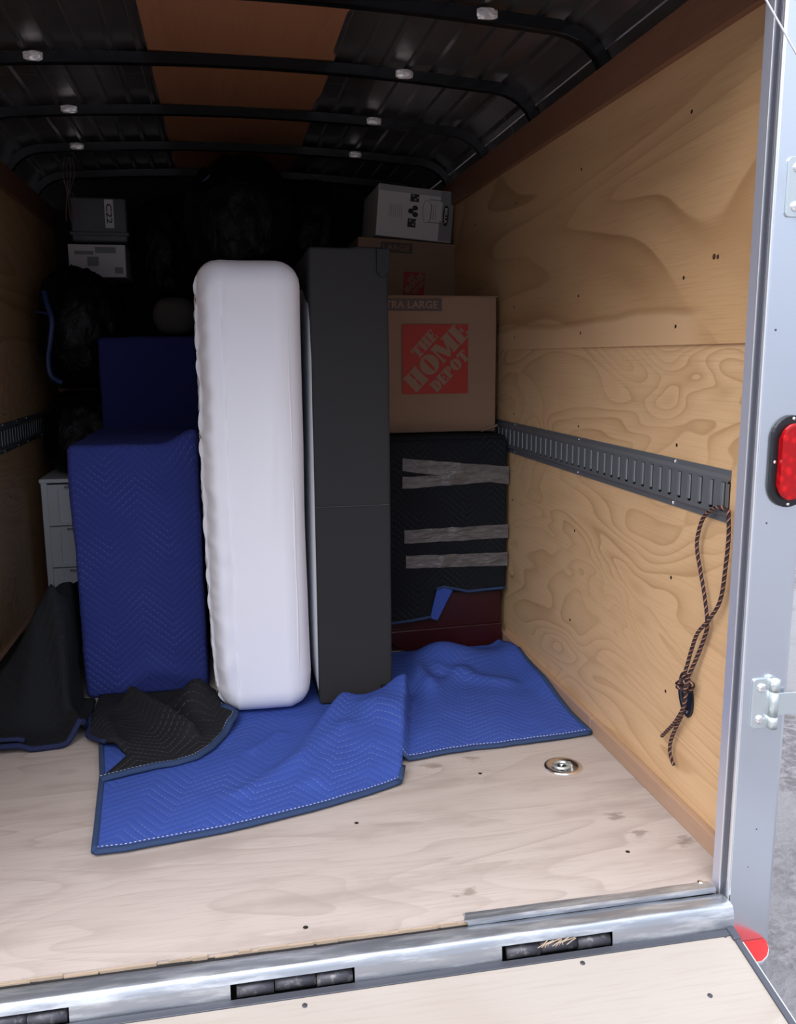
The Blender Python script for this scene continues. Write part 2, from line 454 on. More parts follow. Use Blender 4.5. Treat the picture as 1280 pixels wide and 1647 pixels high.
def sheet(name, poly, hf, thick, mat, parent=None, step=0.012, to3=None, uvrot=0.0):
    """cloth laid over a plane: an outline in (u, v), hf(u, v) the height of its upper side; to3 maps (u, v, h) to space"""
    to3 = to3 or (lambda u, v, h: (u, v, h))
    us = [p[0] for p in poly]; vs = [p[1] for p in poly]
    nu = int((max(us) - min(us)) / step) + 2; nv = int((max(vs) - min(vs)) / step) + 2
    u0, v0 = min(us) - step / 2, min(vs) - step / 2
    keep = set()
    for i in range(nu):
        for j in range(nv):
            if inside(poly, u0 + (i + .5) * step, v0 + (j + .5) * step):
                keep.add((i, j))
    cnt = {}
    for (i, j) in keep:
        for c in ((i, j), (i + 1, j), (i + 1, j + 1), (i, j + 1)):
            cnt[c] = cnt.get(c, 0) + 1
    bm = bmesh.new()
    uvl = bm.loops.layers.uv.new('UVMap')
    T, B, UV = {}, {}, {}
    cr, sr = math.cos(uvrot), math.sin(uvrot)
    for c, k in cnt.items():
        u, v = u0 + c[0] * step, v0 + c[1] * step
        if k < 4:
            d, q = near_edge(poly, u, v)
            if d < step * 1.5:
                u, v = q
        h = hf(u, v)
        hb = h - thick if to3 else max(0.001, h - thick)
        T[c] = bm.verts.new(to3(u, v, h)); B[c] = bm.verts.new(to3(u, v, h - thick))
        UV[c] = (u * cr - v * sr, u * sr + v * cr)
    edges = {}
    for (i, j) in keep:
        q = ((i, j), (i + 1, j), (i + 1, j + 1), (i, j + 1))
        for L, order in ((T, q), (B, q[::-1])):
            f = bm.faces.new([L[c] for c in order])
            for lp, c in zip(f.loops, order):
                lp[uvl].uv = UV[c]
        for e in range(4):
            a, b = q[e], q[(e + 1) % 4]
            if (b, a) in edges: del edges[(b, a)]
            else: edges[(a, b)] = 1
    for (a, b) in edges:
        f = bm.faces.new((T[b], T[a], B[a], B[b]))
        for lp, c in zip(f.loops, (b, a, a, b)):
            lp[uvl].uv = UV[c]
    return build(name, bm, mat, parent, True)

def hem(name, pts, hf, mat, parent, r=0.009, flat=0.7, dz=-0.004, to3=None, stitch=None):
    to3 = to3 or (lambda u, v, h: (u, v, h))
    path = []
    P = [Vector(p) for p in pts]
    for i in range(len(P) - 1):
        n = max(1, int((P[i + 1] - P[i]).length / 0.018))
        for k in range(n):
            q = P[i].lerp(P[i + 1], k / n); path.append(q)
    path.append(P[-1])
    if stitch:
        sx, sy = stitch
        tube('stitching', [to3(q.x + sx, q.y + sy, hf(q.x + sx, q.y + sy) + .0006) for q in path], 0.0013, M['stitch'], parent, 5)
    return tube(name, [to3(q.x, q.y, hf(q.x, q.y) + dz) for q in path], r, mat, parent, 8, flat)

def sstep(x, a, b):
    t = max(0.0, min(1.0, (x - a) / (b - a)))
    return t * t * (3 - 2 * t)
def nz(x, y, z, s):
    return noise.noise(Vector((x * s, y * s, z * s)))
def seg_dist(p, a, b):
    p, a, b = Vector(p), Vector(a), Vector(b)
    d = b - a
    t = max(0, min(1, (p - a).dot(d) / d.length_squared))
    return (p - a - d * t).length, t

def disc_head(name, center, nrm, r, h, mat, parent, n=10):
    """domed screw head"""
    nrm = Vector(nrm).normalized()
    q = Vector((0, 0, 1)).rotation_difference(nrm)
    bm = bmesh.new()
    prev = None
    for rr, hh in ((r, 0), (r, h * .4), (r * .7, h * .85), (r * .25, h)):
        ring = [bm.verts.new(Vector(center) + q @ Vector((rr * math.cos(2 * math.pi * k / n), rr * math.sin(2 * math.pi * k / n), hh))) for k in range(n)]
        if prev:
            for k in range(n):
                bm.faces.new((prev[k], prev[(k + 1) % n], ring[(k + 1) % n], ring[k]))
        prev = ring
    bm.faces.new(prev)
    return build(name, bm, mat, parent, False)

def lathe(name, prof, mat, parent=None, n=32, loc=(0, 0, 0)):
    bm = bmesh.new()
    prev = None
    for r, z in prof:
        if r < 1e-6:
            ring = [bm.verts.new((loc[0], loc[1], loc[2] + z))]
        else:
            ring = [bm.verts.new((loc[0] + r * math.cos(2 * math.pi * k / n), loc[1] + r * math.sin(2 * math.pi * k / n), loc[2] + z)) for k in range(n)]
        if prev:
            for k in range(n):
                if len(prev) == 1: bm.faces.new((prev[0], ring[(k + 1) % n], ring[k]))
                elif len(ring) == 1: bm.faces.new((prev[k], prev[(k + 1) % n], ring[0]))
                else: bm.faces.new((prev[k], prev[(k + 1) % n], ring[(k + 1) % n], ring[k]))
        prev = ring
    return build(name, bm, mat, parent, True)

def text_mesh(name, s, size, mat, parent, mtx, ext=0.0004, offset=0.0, spacing=1.0, fit=None):
    cu = bpy.data.curves.new(name, 'FONT')
    cu.body = s; cu.size = size; cu.extrude = ext; cu.offset = offset; cu.space_character = spacing
    cu.align_x = 'CENTER'; cu.align_y = 'CENTER'; cu.resolution_u = 3
    tmp = bpy.data.objects.new('lettering_source', cu)
    COL.objects.link(tmp)
    dg = bpy.context.evaluated_depsgraph_get()
    me = bpy.data.meshes.new_from_object(tmp.evaluated_get(dg))
    bpy.data.objects.remove(tmp)
    if fit:
        xs = [v.co.x for v in me.vertices]; ys = [v.co.y for v in me.vertices]
        sx, sy = fit[0] / (max(xs) - min(xs)), fit[1] / (max(ys) - min(ys))
        cx, cy = (max(xs) + min(xs)) / 2, (max(ys) + min(ys)) / 2
        for v in me.vertices:
            v.co.x = (v.co.x - cx) * sx; v.co.y = (v.co.y - cy) * sy
    me.transform(mtx)
    me.name = name
    return link(name, me, mat, parent)

FRONT = Matrix.Rotation(math.pi / 2, 4, 'X')      # text plane facing -y
def front_at(x, y, z, roll=0.0):
    return Matrix.Translation((x, y, z)) @ FRONT @ Matrix.Rotation(roll, 4, 'Z')

# ---------------------------------------------------------------- the trailer shell
XL, XR = -0.898, 1.140
YF, YB = 1.655, 5.42
XC = (XL + XR) / 2
tag(box('ground', (-40, -40, -0.60), (40, 40, -0.48), M['ground']), kind='structure')

# floor: two plywood sheets meeting across the trailer
fl = tag(empty('floor'), kind='structure')
box('plywood_sheet', (XL - .02, YF, -0.02), (XR + .02, 4.095, 0.0), M['ply_floor'], fl)
box('plywood_sheet', (XL - .02, 4.098, -0.02), (XR + .02, YB, 0.0), M['ply_floor'], fl)
for x, y in ((0.694, 2.30), (0.13, 1.70), (0.30, 2.10), (0.93, 1.83)):
    disc_head('screw', (x, y, -0.0004), (0, 0, 1), 0.006, 0.001, M['screw'], fl)

def side_wall(name, x, s):
    """s = +1 for the right wall (inside faces -x), -1 for the left"""
    wl = tag(empty(name), kind='structure')
    def pb(z0, z1, y0, y1, proud, mat):
        a, b = x - s * proud, x + s * 0.012
        box('plywood_panel', (min(a, b), y0, z0), (max(a, b), y1, z1), M[mat], wl)
    pb(0.0, 1.222, 1.64, 3.568, 0.0, 'ply_low')
    pb(0.0, 1.222, 3.571, YB, 0.0, 'ply_low')
    pb(1.222, 2.03, 1.64, 3.568, 0.007, 'ply_up')
    pb(1.222, 2.03, 3.571, YB, 0.005, 'ply_up')
    for y in (2.085, 2.722, 3.35, 3.95, 4.55):
        for z in (0.305, 0.62, 0.969, 1.268, 1.385, 1.772):
            p = 0.007 if z > 1.22 else 0.0
            disc_head('screw', (x - s * (p - .0003), y + 0.02 * math.sin(17 * z + 3 * y), z), (-s, 0, 0), 0.0052, 0.0012, M['screw'], wl, 8)
    return wl
wr = side_wall('wall_right', XR, 1)
for y, z, r in ((1.930, 1.421, .0085), (1.914, 1.419, .007)):            # two knots
    disc_head('knot', (XR - .0065, y, z), (-1, 0, 0), r, 0.0008, nmat('wood_knot', (0.12, 0.05, 0.02), 0.6), wr, 9)
side_wall('wall_left', XL, -1)
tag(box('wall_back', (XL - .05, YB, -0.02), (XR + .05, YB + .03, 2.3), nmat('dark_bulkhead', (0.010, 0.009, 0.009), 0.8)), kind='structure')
tag(box('trim_1', (XR - .026, 1.665, 1.912), (XR + .002, YB - .002, 2.020), M['luan_wall'], bev=.002), kind='structure')
tag(box('trim_2', (XL - .002, 1.665, 1.912), (XL + .026, YB - .002, 2.020), M['luan_wall'], bev=.002), kind='structure')
bb = tag(empty('baseboard_right'), kind='structure')
box('strip', (XR - .020, 1.672, 0.0002), (XR - .0003, 2.498, 0.051), M['base'], bb, .002)
box('strip', (XR - .020, 2.501, 0.0002), (XR - .0003, 5.40, 0.051), M['base'], bb, .002)
disc_head('screw', (XR - .0198, 1.985, 0.026), (-1, 0, 0), 0.004, 0.001, M['chrome'], bb, 8)
tag(box('baseboard_left', (XL + .0003, 1.672, 0.0002), (XL + .020, 5.40, 0.051), M['base'], bev=.002), kind='structure')

def arch(x):
    """underside of the roof bows"""
    u = abs(x - XC)
    if u < 0.86:
        return 2.160 - 0.036 * (u / 0.86) ** 2
    t = (u - 0.86) / 0.17
    return 2.124 - 0.145 * (1 - math.sqrt(max(0, 1 - min(t, 1) ** 2)))

ce = tag(empty('ceiling'), kind='structure')
# corrugated black sheet: narrow pressed ribs run the length of the trailer
def roof_sheet(y0, y1):
    pts = []
    x = XC - 1.05
    k = 0
    while x < XC + 1.05:
        for dx, dz in ((0, 0), (0.062, 0), (0.069, -0.010), (0.083, -0.010), (0.090, 0)):
            xx = min(x + dx, XC + 1.05)
            u = abs(xx - XC)
            base = 2.210 - 0.036 * (u / 0.86) ** 2 if u < 0.86 else 2.174 - 0.17 * (1 - math.sqrt(max(0, 1 - min(1, (u - .86) / .195) ** 2)))
            pts.append((xx, base - dz * -1 if False else base + dz))
        x += 0.0905
    bm = bmesh.new()
    n = 14
    rows = []
    for j in range(n + 1):
        y = y0 + (y1 - y0) * j / n
        rows.append([bm.verts.new((px, y, pz + 0.003 * nz(px * 3, y * 2.2, 0, 1.0))) for px, pz in pts])
    for j in range(n):
        for i in range(len(pts) - 1):
            bm.faces.new((rows[j][i], rows[j][i + 1], rows[j + 1][i + 1], rows[j + 1][i]))
    top = [[bm.verts.new((v.co.x, v.co.y, v.co.z + .02)) for v in r] for r in (rows[0], rows[-1])]
    for r, t in ((rows[0], top[0]), (rows[-1], top[1])):
        for i in range(len(pts) - 1):
            bm.faces.new((r[i], r[i + 1], t[i + 1], t[i]))
    for i in range(len(pts) - 1):
        bm.faces.new((top[0][i], top[0][i + 1], top[1][i + 1], top[1][i]))
    return build('roof_sheet', bm, M['roof'], ce)
roof_sheet(1.60, 3.50)
roof_sheet(3.503, YB + .03)
for y0, y1 in ((1.62, 4.02), (4.024, 5.38)):                              # brown panel laid along the middle on top of the bows
    box('centre_panel', (-0.195, y0, 2.1955), (0.420, y1, 2.1985), M['luan'], ce)

# roof bows
bow_words = {1: 'just inside the door opening, over the camera', 2: 'first that crosses the lower brown panel edge from the door', 3: 'second black one in from the door seen full width',
             4: 'third in from the door, in front of the two far ones', 5: 'second to last, near the stacked bags', 6: 'farthest one, right above the black bags'}
def bow(y):
    bm = bmesh.new()
    N = 44
    rings = []
    for i in range(N + 1):
        a = -1 + 2 * i / N
        x = XC + 1.018 * (math.sin(a * math.pi / 2) * 0.55 + a * 0.45)
        e = 1e-3
        z = arch(x)
        dz = (arch(x + e) - arch(x - e)) / (2 * e)
        nrm = Vector((-dz, 0, 1)).normalized()
        p = Vector((x, 0, z))
        q = p + nrm * 0.034
        rings.append([bm.verts.new((v.x, y + dy, v.z)) for v, dy in ((p, -.017), (p + Vector((0, 0, .003)), 0.0), (p, .017), (q, .019), (q, -.019))])
    for i in range(N):
        for k in range(5):
            bm.faces.new((rings[i][k], rings[i][(k + 1) % 5], rings[i + 1][(k + 1) % 5], rings[i + 1][k]))
    bm.faces.new(rings[0][::-1]); bm.faces.new(rings[-1])
    return bm
spots = {2.63: (0.783, -0.50), 3.225: (0.665, -0.552), 3.853: (0.666, -0.541), 4.469: (0.679, -0.604)}
bow_labels = ['black steel roof bow nearest the door opening, crossing above the wood wall top',
              'black roof bow second from the door, with silver tape spots on both sides',
              'black roof bow third from the door, dimmer, silver tape spots either side of brown panel',
              'black roof bow fourth from the door, in shadow before the bags',
              'deepest black roof bow, in near darkness above the garbage bags']
for i, y in enumerate((2.63, 3.225, 3.853, 4.469, 5.08)):
    r = tag(build('roof_bow', bow(y), M['bow']), bow_labels[i], 'roof bow', 'black roof bows across the ceiling')
    for x in spots.get(y, ()):
        bm = bmesh.new()
        zc = arch(x) + 0.018
        bmesh.ops.create_icosphere(bm, subdivisions=3, radius=1.0)
        for v in bm.verts:
            k = 1 + 0.25 * nz(v.co.x + y * 9, v.co.y + x * 5, v.co.z, 3.0)
            c = v.co * k
            v.co = (x + 0.036 * max(-.85, min(.85, c.x)), y - 0.020 + 0.010 * c.y, zc + 0.017 * max(-.9, min(.9, c.z)))
        build('tape_patch', bm, M['foil'], r)

# ---------------------------------------------------------------- rear frame: posts, sill, ramp
def post(s, x_in, name):
    """door post; s=+1 right"""
    X = lambda d: x_in + s * d
    def bx(nm, d0, d1, y0, y1, z0, z1, mat, par, bev=0.0):
        return box(nm, (min(X(d0), X(d1)), y0, z0), (max(X(d0), X(d1)), y1, z1), mat, par, bev)
    r = empty(name, (0, 0, 0))
    bx('jamb', 0.0, 0.006, 1.641, 1.668, -0.006, 2.2, M['jamb'], r)
    bx('jamb_bead', -0.0008, 0.005, 1.6375, 1.6408, -0.006, 2.2, M['edge'], r, .0008)
    bx('jamb_lip', 0.0040, 0.0078, 1.6105, 1.619, -0.006, 2.2, M['edge'], r, .0008)
    bx('back_web', 0.0065, 0.08, 1.662, 1.668, -0.006, 2.03, M['jamb'], r)
    bx('seal', 0.0022, 0.0076, 1.6195, 1.6373, -0.006, 2.2, M['seal'], r)
    bm = bmesh.new()
    pts = [(0.0082, 1.66), (0.0082, 1.613), (0.0105, 1.611), (0.108, 1.611), (0.116, 1.615), (0.119, 1.623), (0.119, 1.66)]
    A = [bm.verts.new((X(d), y, -0.20)) for d, y in pts]; B = [bm.verts.new((X(d), y, 2.24)) for d, y in pts]
    n = len(pts)
    for i in range(n):
        bm.faces.new((A[i], A[(i + 1) % n], B[(i + 1) % n], B[i]))
    bm.faces.new(A); bm.faces.new(B[::-1])
    build('face_plate', bm, M['alu'], r)
    return r
pr = tag(post(1, 1.060, 'door_post'), 'shiny aluminium door post at the right of the opening, carrying tail light and hinges', 'door post')
for x, z, rr in ((1.098, 0.852, .0022), (1.089, 1.245, .0026), (1.110, 0.07, .0018), (1.125, 0.16, .0018)):
    disc_head('rivet', (x, 1.611, z), (0, -1, 0), rr, .001, M['grime'], pr, 8)
pl_ = tag(post(-1, -0.905, 'door_post'), 'matching aluminium door post at the left of the opening', 'door post')

# unseen header added across the rear opening; it shades the upper walls and roof
tag(box('trim_3', (-0.904, 1.614, 1.935), (1.0595, 1.668, 2.235), M['alu'], bev=.003), kind='structure')

# ledge at the foot of the right post, its top covered by red reflective tape
rl = tag(empty('bumper_ledge'), 'small ledge with red reflective tape at the foot of the right post', 'ledge')
pts = [(1.070, 1.610), (1.163, 1.610), (1.163, 1.600), (1.152, 1.575), (1.136, 1.556), (1.115, 1.543), (1.070, 1.540)]
extrude_poly('ledge_plate', pts, -0.121, -0.1152, M['edge'], rl, 'z')
extrude_poly('red_tape', [(x - (.0003 if y > 1.58 else 0), y + (.002 if y < 1.58 else 0)) for x, y in pts], -0.1152, -0.1140, M['red_tape'], rl, 'z')

# sill
sl = tag(empty('sill'), 'scuffed steel sill across the opening between the floor and the ramp', 'sill')
XS0, XS1 = -0.90, 1.062
slots = [(-1.14, -0.899), (-0.588, -0.332), (-0.03, 0.217), (0.528, 0.775)]
def strip(name, prof, x0, x1, mat, par, n=1):
    bm = bmesh.new()
    rows = []
    for j in range(n + 1):
        x = x0 + (x1 - x0) * j / n
        rows.append([bm.verts.new((x, y + 0.0016 * nz(x * 5, y * 9, 3, 1), z + 0.0016 * nz(x * 6, y * 9, 0, 1))) for y, z in prof])
    for j in range(n):
        for i in range(len(prof) - 1):
            bm.faces.new((rows[j][i], rows[j][i + 1], rows[j + 1][i + 1], rows[j + 1][i]))
    return build(name, bm, mat, par, True)
strip('sill_top', [(1.632, -0.030), (1.6315, 0.000), (1.618, 0.0015), (1.600, 0.0012), (1.592, 0.0006), (1.5875, -0.0012), (1.5848, -0.0045), (1.582, -0.0115), (1.5795, -0.019)], XS0, XS1, M['sill'], sl, 120)
for a, b in ((-0.332, -0.03), (0.217, 0.528), (0.775, 1.062), (-0.899, -0.588)):
    strip('sill_face', [(1.5795, -0.019), (1.577, -0.035), (1.576, -0.057)], a, b, M['sill'], sl, 24)
strip('sill_lower', [(1.576, -0.057), (1.576, -0.14), (1.60, -0.14)], XS0, XS1, M['grime'], sl, 60)
box('sill_back', (XS0, 1.612, -0.14), (XS1, 1.618, -0.004), M['void'], sl)  # near-black plate, the shade inside the hinge slots put into its colour
box('rubber_seal', (XS0, 1.633, -0.03), (1.05, 1.6545, -0.008), M['rubber'], sl)
for a, b in slots[1:]:
    for x0, x1, dy in ((a + .012, a + .085, 0), (a + .087, b - .078, 0.004), (b - .076, b - .004, 0)):
        tube('hinge_knuckle', [(x0, 1.590 + dy, -0.041), ((x0 + x1) / 2, 1.590 + dy, -0.041), (x1, 1.590 + dy, -0.041)], 0.014, M['grime'], sl, 12)
# frayed dry straw caught in the right slot
for k in range(9):
    x = 0.605 + k * .008
    tube('straw', catmull([(x, 1.575 - .001 * (k % 3), -0.030), (x + .012 - .004 * (k % 4), 1.573, -0.022), (x + .022 + .006 * (k % 2), 1.576, -0.016 - .002 * (k % 3))], 3), 0.0011, M['straw'], sl, 5)

# broken length of aluminium threshold strip on the right of the floor edge
bm = bmesh.new()
prof = [(1.6335, 0.0005), (1.6335, 0.008), (1.640, 0.0105), (1.655, 0.0105), (1.670, 0.0065), (1.676, 0.0008)]
rows = []
for j in range(41):
    x = 0.470 + (1.050 - .470) * j / 40
    off = 0.006 * abs(nz(j, 1, 1, 3.3)) if j == 0 else 0
    rows.append([bm.verts.new((x + (0.02 * nz(y * 90, 5, 1, 1.0) if j == 0 else 0), y, z + (0.0015 * nz(x * 7, y * 20, 2, 1) if z > .002 else 0))) for y, z in prof])
for j in range(40):
    for i in range(5):
        bm.faces.new((rows[j][i], rows[j][i + 1], rows[j + 1][i + 1], rows[j + 1][i]))
    bm.faces.new((rows[j][5], rows[j][0], rows[j + 1][0], rows[j + 1][5]))
bm.faces.new(rows[0]); bm.faces.new(rows[-1][::-1])
ts = tag(build('threshold_strip', bm, M['sill']), 'broken length of bright aluminium strip along the right end of the floor edge', 'metal strip')
disc_head('screw', (1.03, 1.668, 0.008), (0, 0, 1), 0.0065, 0.003, M['chrome'], ts, 10)

# worn splintery front edge of the floor plywood
ed = empty('floor_edge')
ed.parent = fl
bm = bmesh.new()
for k in range(60):
    x = -0.89 + k * 0.0225 + random.uniform(-.004, .004)
    L = random.uniform(.024, .07); d = random.uniform(.002, .006)
    add_box(bm, (x, YF - d, -0.012), (x + L, YF + .001, random.uniform(-.006, -.0008)))
build('splinter', bm, M['straw'], ed)['kind'] = 'stuff'

# ramp: top edge at the sill, running down to the ground
RS = math.radians(12.9)
rp = tag(empty('ramp', (0, 1.5735, -0.049), (RS, 0, 0)), 'let-down plywood ramp door with dark steel edging in front of the sill', 'ramp')
LR = 1.86
box('plywood_sheet', (-0.86, -LR, -0.022), (1.044, -0.016, -0.0015), M['ply_ramp'], rp)
box('top_edging', (-0.875, -0.016, -0.04), (1.058, 0.0, 0.0015), M['frame'], rp, .001)
box('side_edging', (1.044, -LR, -0.04), (1.058, -0.0165, 0.003), M['frame'], rp, .002)
box('side_edging', (-0.875, -LR, -0.04), (-0.861, -0.0165, 0.003), M['frame'], rp, .002)
box('outer_rail', (1.0585, -LR, -0.048), (1.0665, -0.03, -0.006), M['white_tape'], rp, .001)
box('corner_cap', (1.042, -0.030, -0.03), (1.060, 0.004, 0.0055), M['frame'], rp, .003)
for x, y in ((0.694, 1.545), (0.922, 1.433), (0.112, 1.541), (1.030, 1.5605), (-0.40, 1.54), (0.60, 1.30), (0.20, 1.28)):
    disc_head('screw', (x, (y - 1.5735) / math.cos(RS), -0.0014), (0, 0, 1), 0.0055, 0.0016, M['grime'], rp, 9)

# hinges on the post
def hinge(zc, label):
    r = tag(empty('hinge', (1.0905, 1.611, zc)), label, 'hinge', 'zinc hinges on the right door post')
    h = 0.056
    pts = []
    for cx, cz, a0 in ((0.008, -h + .008, 180), (0.044, -h, 270), (0.044, h, 0), (0.008, h - .008, 90)):
        if cx > .03: pts.append((cx, cz)); continue
        for k in range(4):
            a = math.radians(a0 + 30 * k)
            pts.append((cx + .008 * math.cos(a), cz + .008 * math.sin(a)))
    extrude_poly('hinge_plate', pts, -0.0046, -0.0002, M['zinc'], r, 'y', .0008)
    for z0, z1 in ((-h, -0.030), (0.028, h)):
        tube('knuckle', [(0.0475, -0.010, z0), (0.0475, -0.010, (z0 + z1) / 2), (0.0475, -0.010, z1)], 0.0105, M['zinc'], r, 14)
    tube('middle_knuckle', [(0.0475, -0.010, -0.0295), (0.0475, -0.010, 0), (0.0475, -0.010, 0.0275)], 0.0095, M['zinc'], r, 14)
    tube('pin', [(0.0475, -0.010, -h - .002), (0.0475, -0.010, 0), (0.0475, -0.010, h + .002)], 0.005, M['chrome'], r, 10)
    extrude_poly('strap', [(0.050, -0.025), (0.075, -0.024), (0.20, -0.032), (0.20, 0.018), (0.075, 0.024), (0.050, 0.025)], -0.016, -0.012, M['zinc'], r, 'y', .0008)
    for z in (-0.036, 0.036):
        disc_head('bolt_head', (0.020, -0.0046, z), (0, -1, 0), 0.0095, 0.006, M['chrome'], r, 16)
    return r
hinge(0.457, 'lower zinc hinge on the right door post, level with the rope cleat')
hinge(1.517, 'upper zinc hinge on the right door post, above the tail light')

# tail light
tl = tag(empty('tail_light', (1.138, 1.611, 0.980)), 'red oval tail light in a black flange on the right door post', 'tail light')
def stadium(w, h, n=14):
    r = w / 2; d = h / 2 - r
    return [(r * math.cos(math.pi * k / n), d + r * math.sin(math.pi * k / n)) for k in range(n + 1)] + \
           [(-r * math.cos(math.pi * k / n), -d - r * math.sin(math.pi * k / n)) for k in range(n + 1)]
extrude_poly('flange', stadium(0.087, 0.190), -0.009, -0.0002, M['black_plastic'], tl, 'y', .002)
extrude_poly('lens', stadium(0.060, 0.158), -0.022, -0.0088, M['lens'], tl, 'y', .005)
for a in (90, 180, 270, 0):
    x, z = 0.0365 * math.cos(math.radians(a)), 0.088 * math.sin(math.radians(a))
    disc_head('screw', (x, -0.009, z), (0, -1, 0), 0.0036, 0.002, M['chrome'], tl, 10)

# spring cable of the ramp, crossing the top right corner
tag(tube('ramp_cable', [(0.873, 1.5, 1.903), (0.953, 1.5, 1.802), (1.017, 1.5, 1.721), (1.24, 1.5, 1.439)], 0.0018, nmat('steel_cable', (0.8, 0.82, 0.85), 0.35, 0.5), None, 8),
    'thin pale ramp cable slanting across the top of the right door post', 'cable')

# ---------------------------------------------------------------- E-tracks on both walls
def etrack(s, xw, y0, y1, z0, z1, first, label, bolts):
    """slotted steel track; s=+1 on the right wall"""
    r = tag(empty('cargo_track', (xw, y0, (z0 + z1) / 2)), label, 'cargo track', 'slotted cargo tracks along the walls')
    H = (z1 - z0) / 2
    L = y1 - y0
    X = lambda d: -s * d                                        # distance off the wall
    def bx(bm, d0, d1, a0, a1, c0, c1):
        add_box(bm, (min(X(d0), X(d1)), a0, c0), (max(X(d0), X(d1)), a1, c1))
    bm = bmesh.new()
    # pressed profile: flange, slope, raised web edge
    for sg in (1, -1):
        prof = [(0.0006, H), (0.0030, H), (0.0030, H - .012), (0.0115, H - .020), (0.0115, H - .0275), (0.009, H - .0275), (0.0006, H - .019)]
        A = [bm.verts.new((X(d), 0, sg * z)) for d, z in prof]; B = [bm.verts.new((X(d), L, sg * z)) for d, z in prof]
        n = len(prof)
        for i in range(n):
            bm.faces.new((A[i], A[(i + 1) % n], B[(i + 1) % n], B[i]))
        bm.faces.new(A); bm.faces.new(B[::-1])
    build('flange', bm, M['track'], r)
    # bars between slots, one part each
    hs = H - .0275
    pitch, wslot = 0.0500, 0.0180
    k = first
    edge = 0.0
    bars = []
    while k < L - 0.01:
        bars.append((edge, k - wslot / 2)); edge = k + wslot / 2
        k += pitch
    bars.append((edge, L))
    meshes = {}
    for a0, a1 in bars:
        key = round(a1 - a0, 3)
        if key not in meshes:
            bm = bmesh.new()
            w_ = a1 - a0
            bx(bm, 0.0095, 0.0115, 0, w_, -hs - .0002, hs + .0002)
            bx(bm, 0.0040, 0.0097, 0, 0.0014, -hs * .9, hs * .9)      # inward lips of the slot
            bx(bm, 0.0040, 0.0097, w_ - .0014, w_, -hs * .9, hs * .9)
            o = build('bar', bm, M['track'], r)
            meshes[key] = o.data
        else:
            o = link('bar', meshes[key], None, r)
        o.location = (0, a0, 0)
    tab = None
    k = first
    while k < L - 0.01:                                           # pressed tab on the far side of every slot
        if tab is None:
            bm = bmesh.new(); bx(bm, 0.0075, 0.0130, -.0020, wslot / 2 + .001, -hs + .0055, hs - .0015)
            bmesh.ops.bevel(bm, geom=bm.edges[:], offset=.0022, segments=2, affect='EDGES', profile=.5)
            o = build('slot_tab', bm, M['track_tab'], r); tab = o.data
        else:
            o = link('slot_tab', tab, None, r)
        o.location = (0, k, 0)
        k += pitch
    bm = bmesh.new(); bx(bm, 0.0006, 0.0016, 0.001, L - .001, -hs, hs); build('back_plate', bm, M['track_dark'], r)  # plate coloured dark to give the shade behind the slots
    for y, z in bolts:
        disc_head('bolt_head', (X(0.003), y - y0, z - (z0 + z1) / 2), (-s, 0, 0), 0.0055, 0.004, M['chrome'], r, 10)
    return r
etrack(1, XR, 1.815, 5.38, 0.812, 0.935, 0.013, 'grey slotted steel cargo track along the right plywood wall',
       [(y + d, z) for y in (2.07, 2.70, 3.35, 3.96) for d in (0,) for z in (0.928, 0.820)])
etrack(-1, XL, 1.815, 5.38, 0.812, 0.935, 0.013, 'dark slotted cargo track with bright bolts along the left wall',
       [(y, z) for y in (2.07, 2.70, 3.35, 3.90, 4.16, 4.36, 4.7) for z in (0.928, 0.820)])

# ---------------------------------------------------------------- rope and its cleat
XRP = 1.122
oc = tag(empty('rope_cleat', (XR, 1.958, 0.338), (math.radians(-16), 0, 0)), 'black oval rope ring plate screwed low on the right plywood wall', 'rope ring')
bm = bmesh.new()
n = 28
prof = [(1.0, 0.0004), (1.0, 0.004), (0.93, 0.006), (0.70, 0.006), (0.60, 0.003), (0.0, 0.002)]
prev = None
for k, d in prof:
    ring = [bm.verts.new((-d, 0.035 * k * math.cos(2 * math.pi * i / n), 0.058 * k * math.sin(2 * math.pi * i / n))) for i in range(n)] if k else [bm.verts.new((-d, 0, 0))]
    if prev:
        for i in range(n):
            if len(ring) == 1: bm.faces.new((prev[i], prev[(i + 1) % n], ring[0]))
            else: bm.faces.new((prev[i], prev[(i + 1) % n], ring[(i + 1) % n], ring[i]))
    prev = ring
build('oval_plate', bm, M['black_plastic'], oc)
tube('bail', catmull([(-0.004, -0.014, 0.036), (-0.020, -0.010, 0.030), (-0.022, 0.0, 0.029), (-0.020, 0.010, 0.030), (-0.004, 0.014, 0.036)], 4), 0.004, M['black_plastic'], oc, 8)
for z in (-0.046, 0.046):
    disc_head('rivet', (-0.006, 0.004 * (1 if z > 0 else -1), z * .93), (-1, 0, 0), 0.0042, 0.002, M['chrome'], oc, 9)

rope = tag(empty('rope'), 'brown and black twisted rope knotted to the wall ring and looped through the track end', 'rope')
lp = [(1.1275, 1.801, 0.845), (1.119, 1.822, 0.849), (1.117, 1.850, 0.840), (1.118, 1.889, 0.812), (1.119, 1.910, 0.769), (1.120, 1.913, 0.731), (1.121, 1.895, 0.683), (1.121, 1.870, 0.627),
      (1.122, 1.852, 0.563), (1.123, 1.860, 0.529), (1.122, 1.888, 0.466), (1.116, 1.909, 0.415), (1.112, 1.916, 0.392)]
rr_ = [(1.1275, 1.803, 0.845), (1.119, 1.786, 0.843), (1.118, 1.778, 0.791), (1.119, 1.784, 0.720), (1.119, 1.797, 0.636), (1.115, 1.831, 0.579), (1.110, 1.871, 0.533), (1.116, 1.904, 0.483),
       (1.118, 1.926, 0.430), (1.114, 1.932, 0.400), (1.112, 1.930, 0.385)]
def rope_tube(pts, k=8):
    return tube('strand', catmull(pts, k), 0.0048, M['rope'], rope, 8)
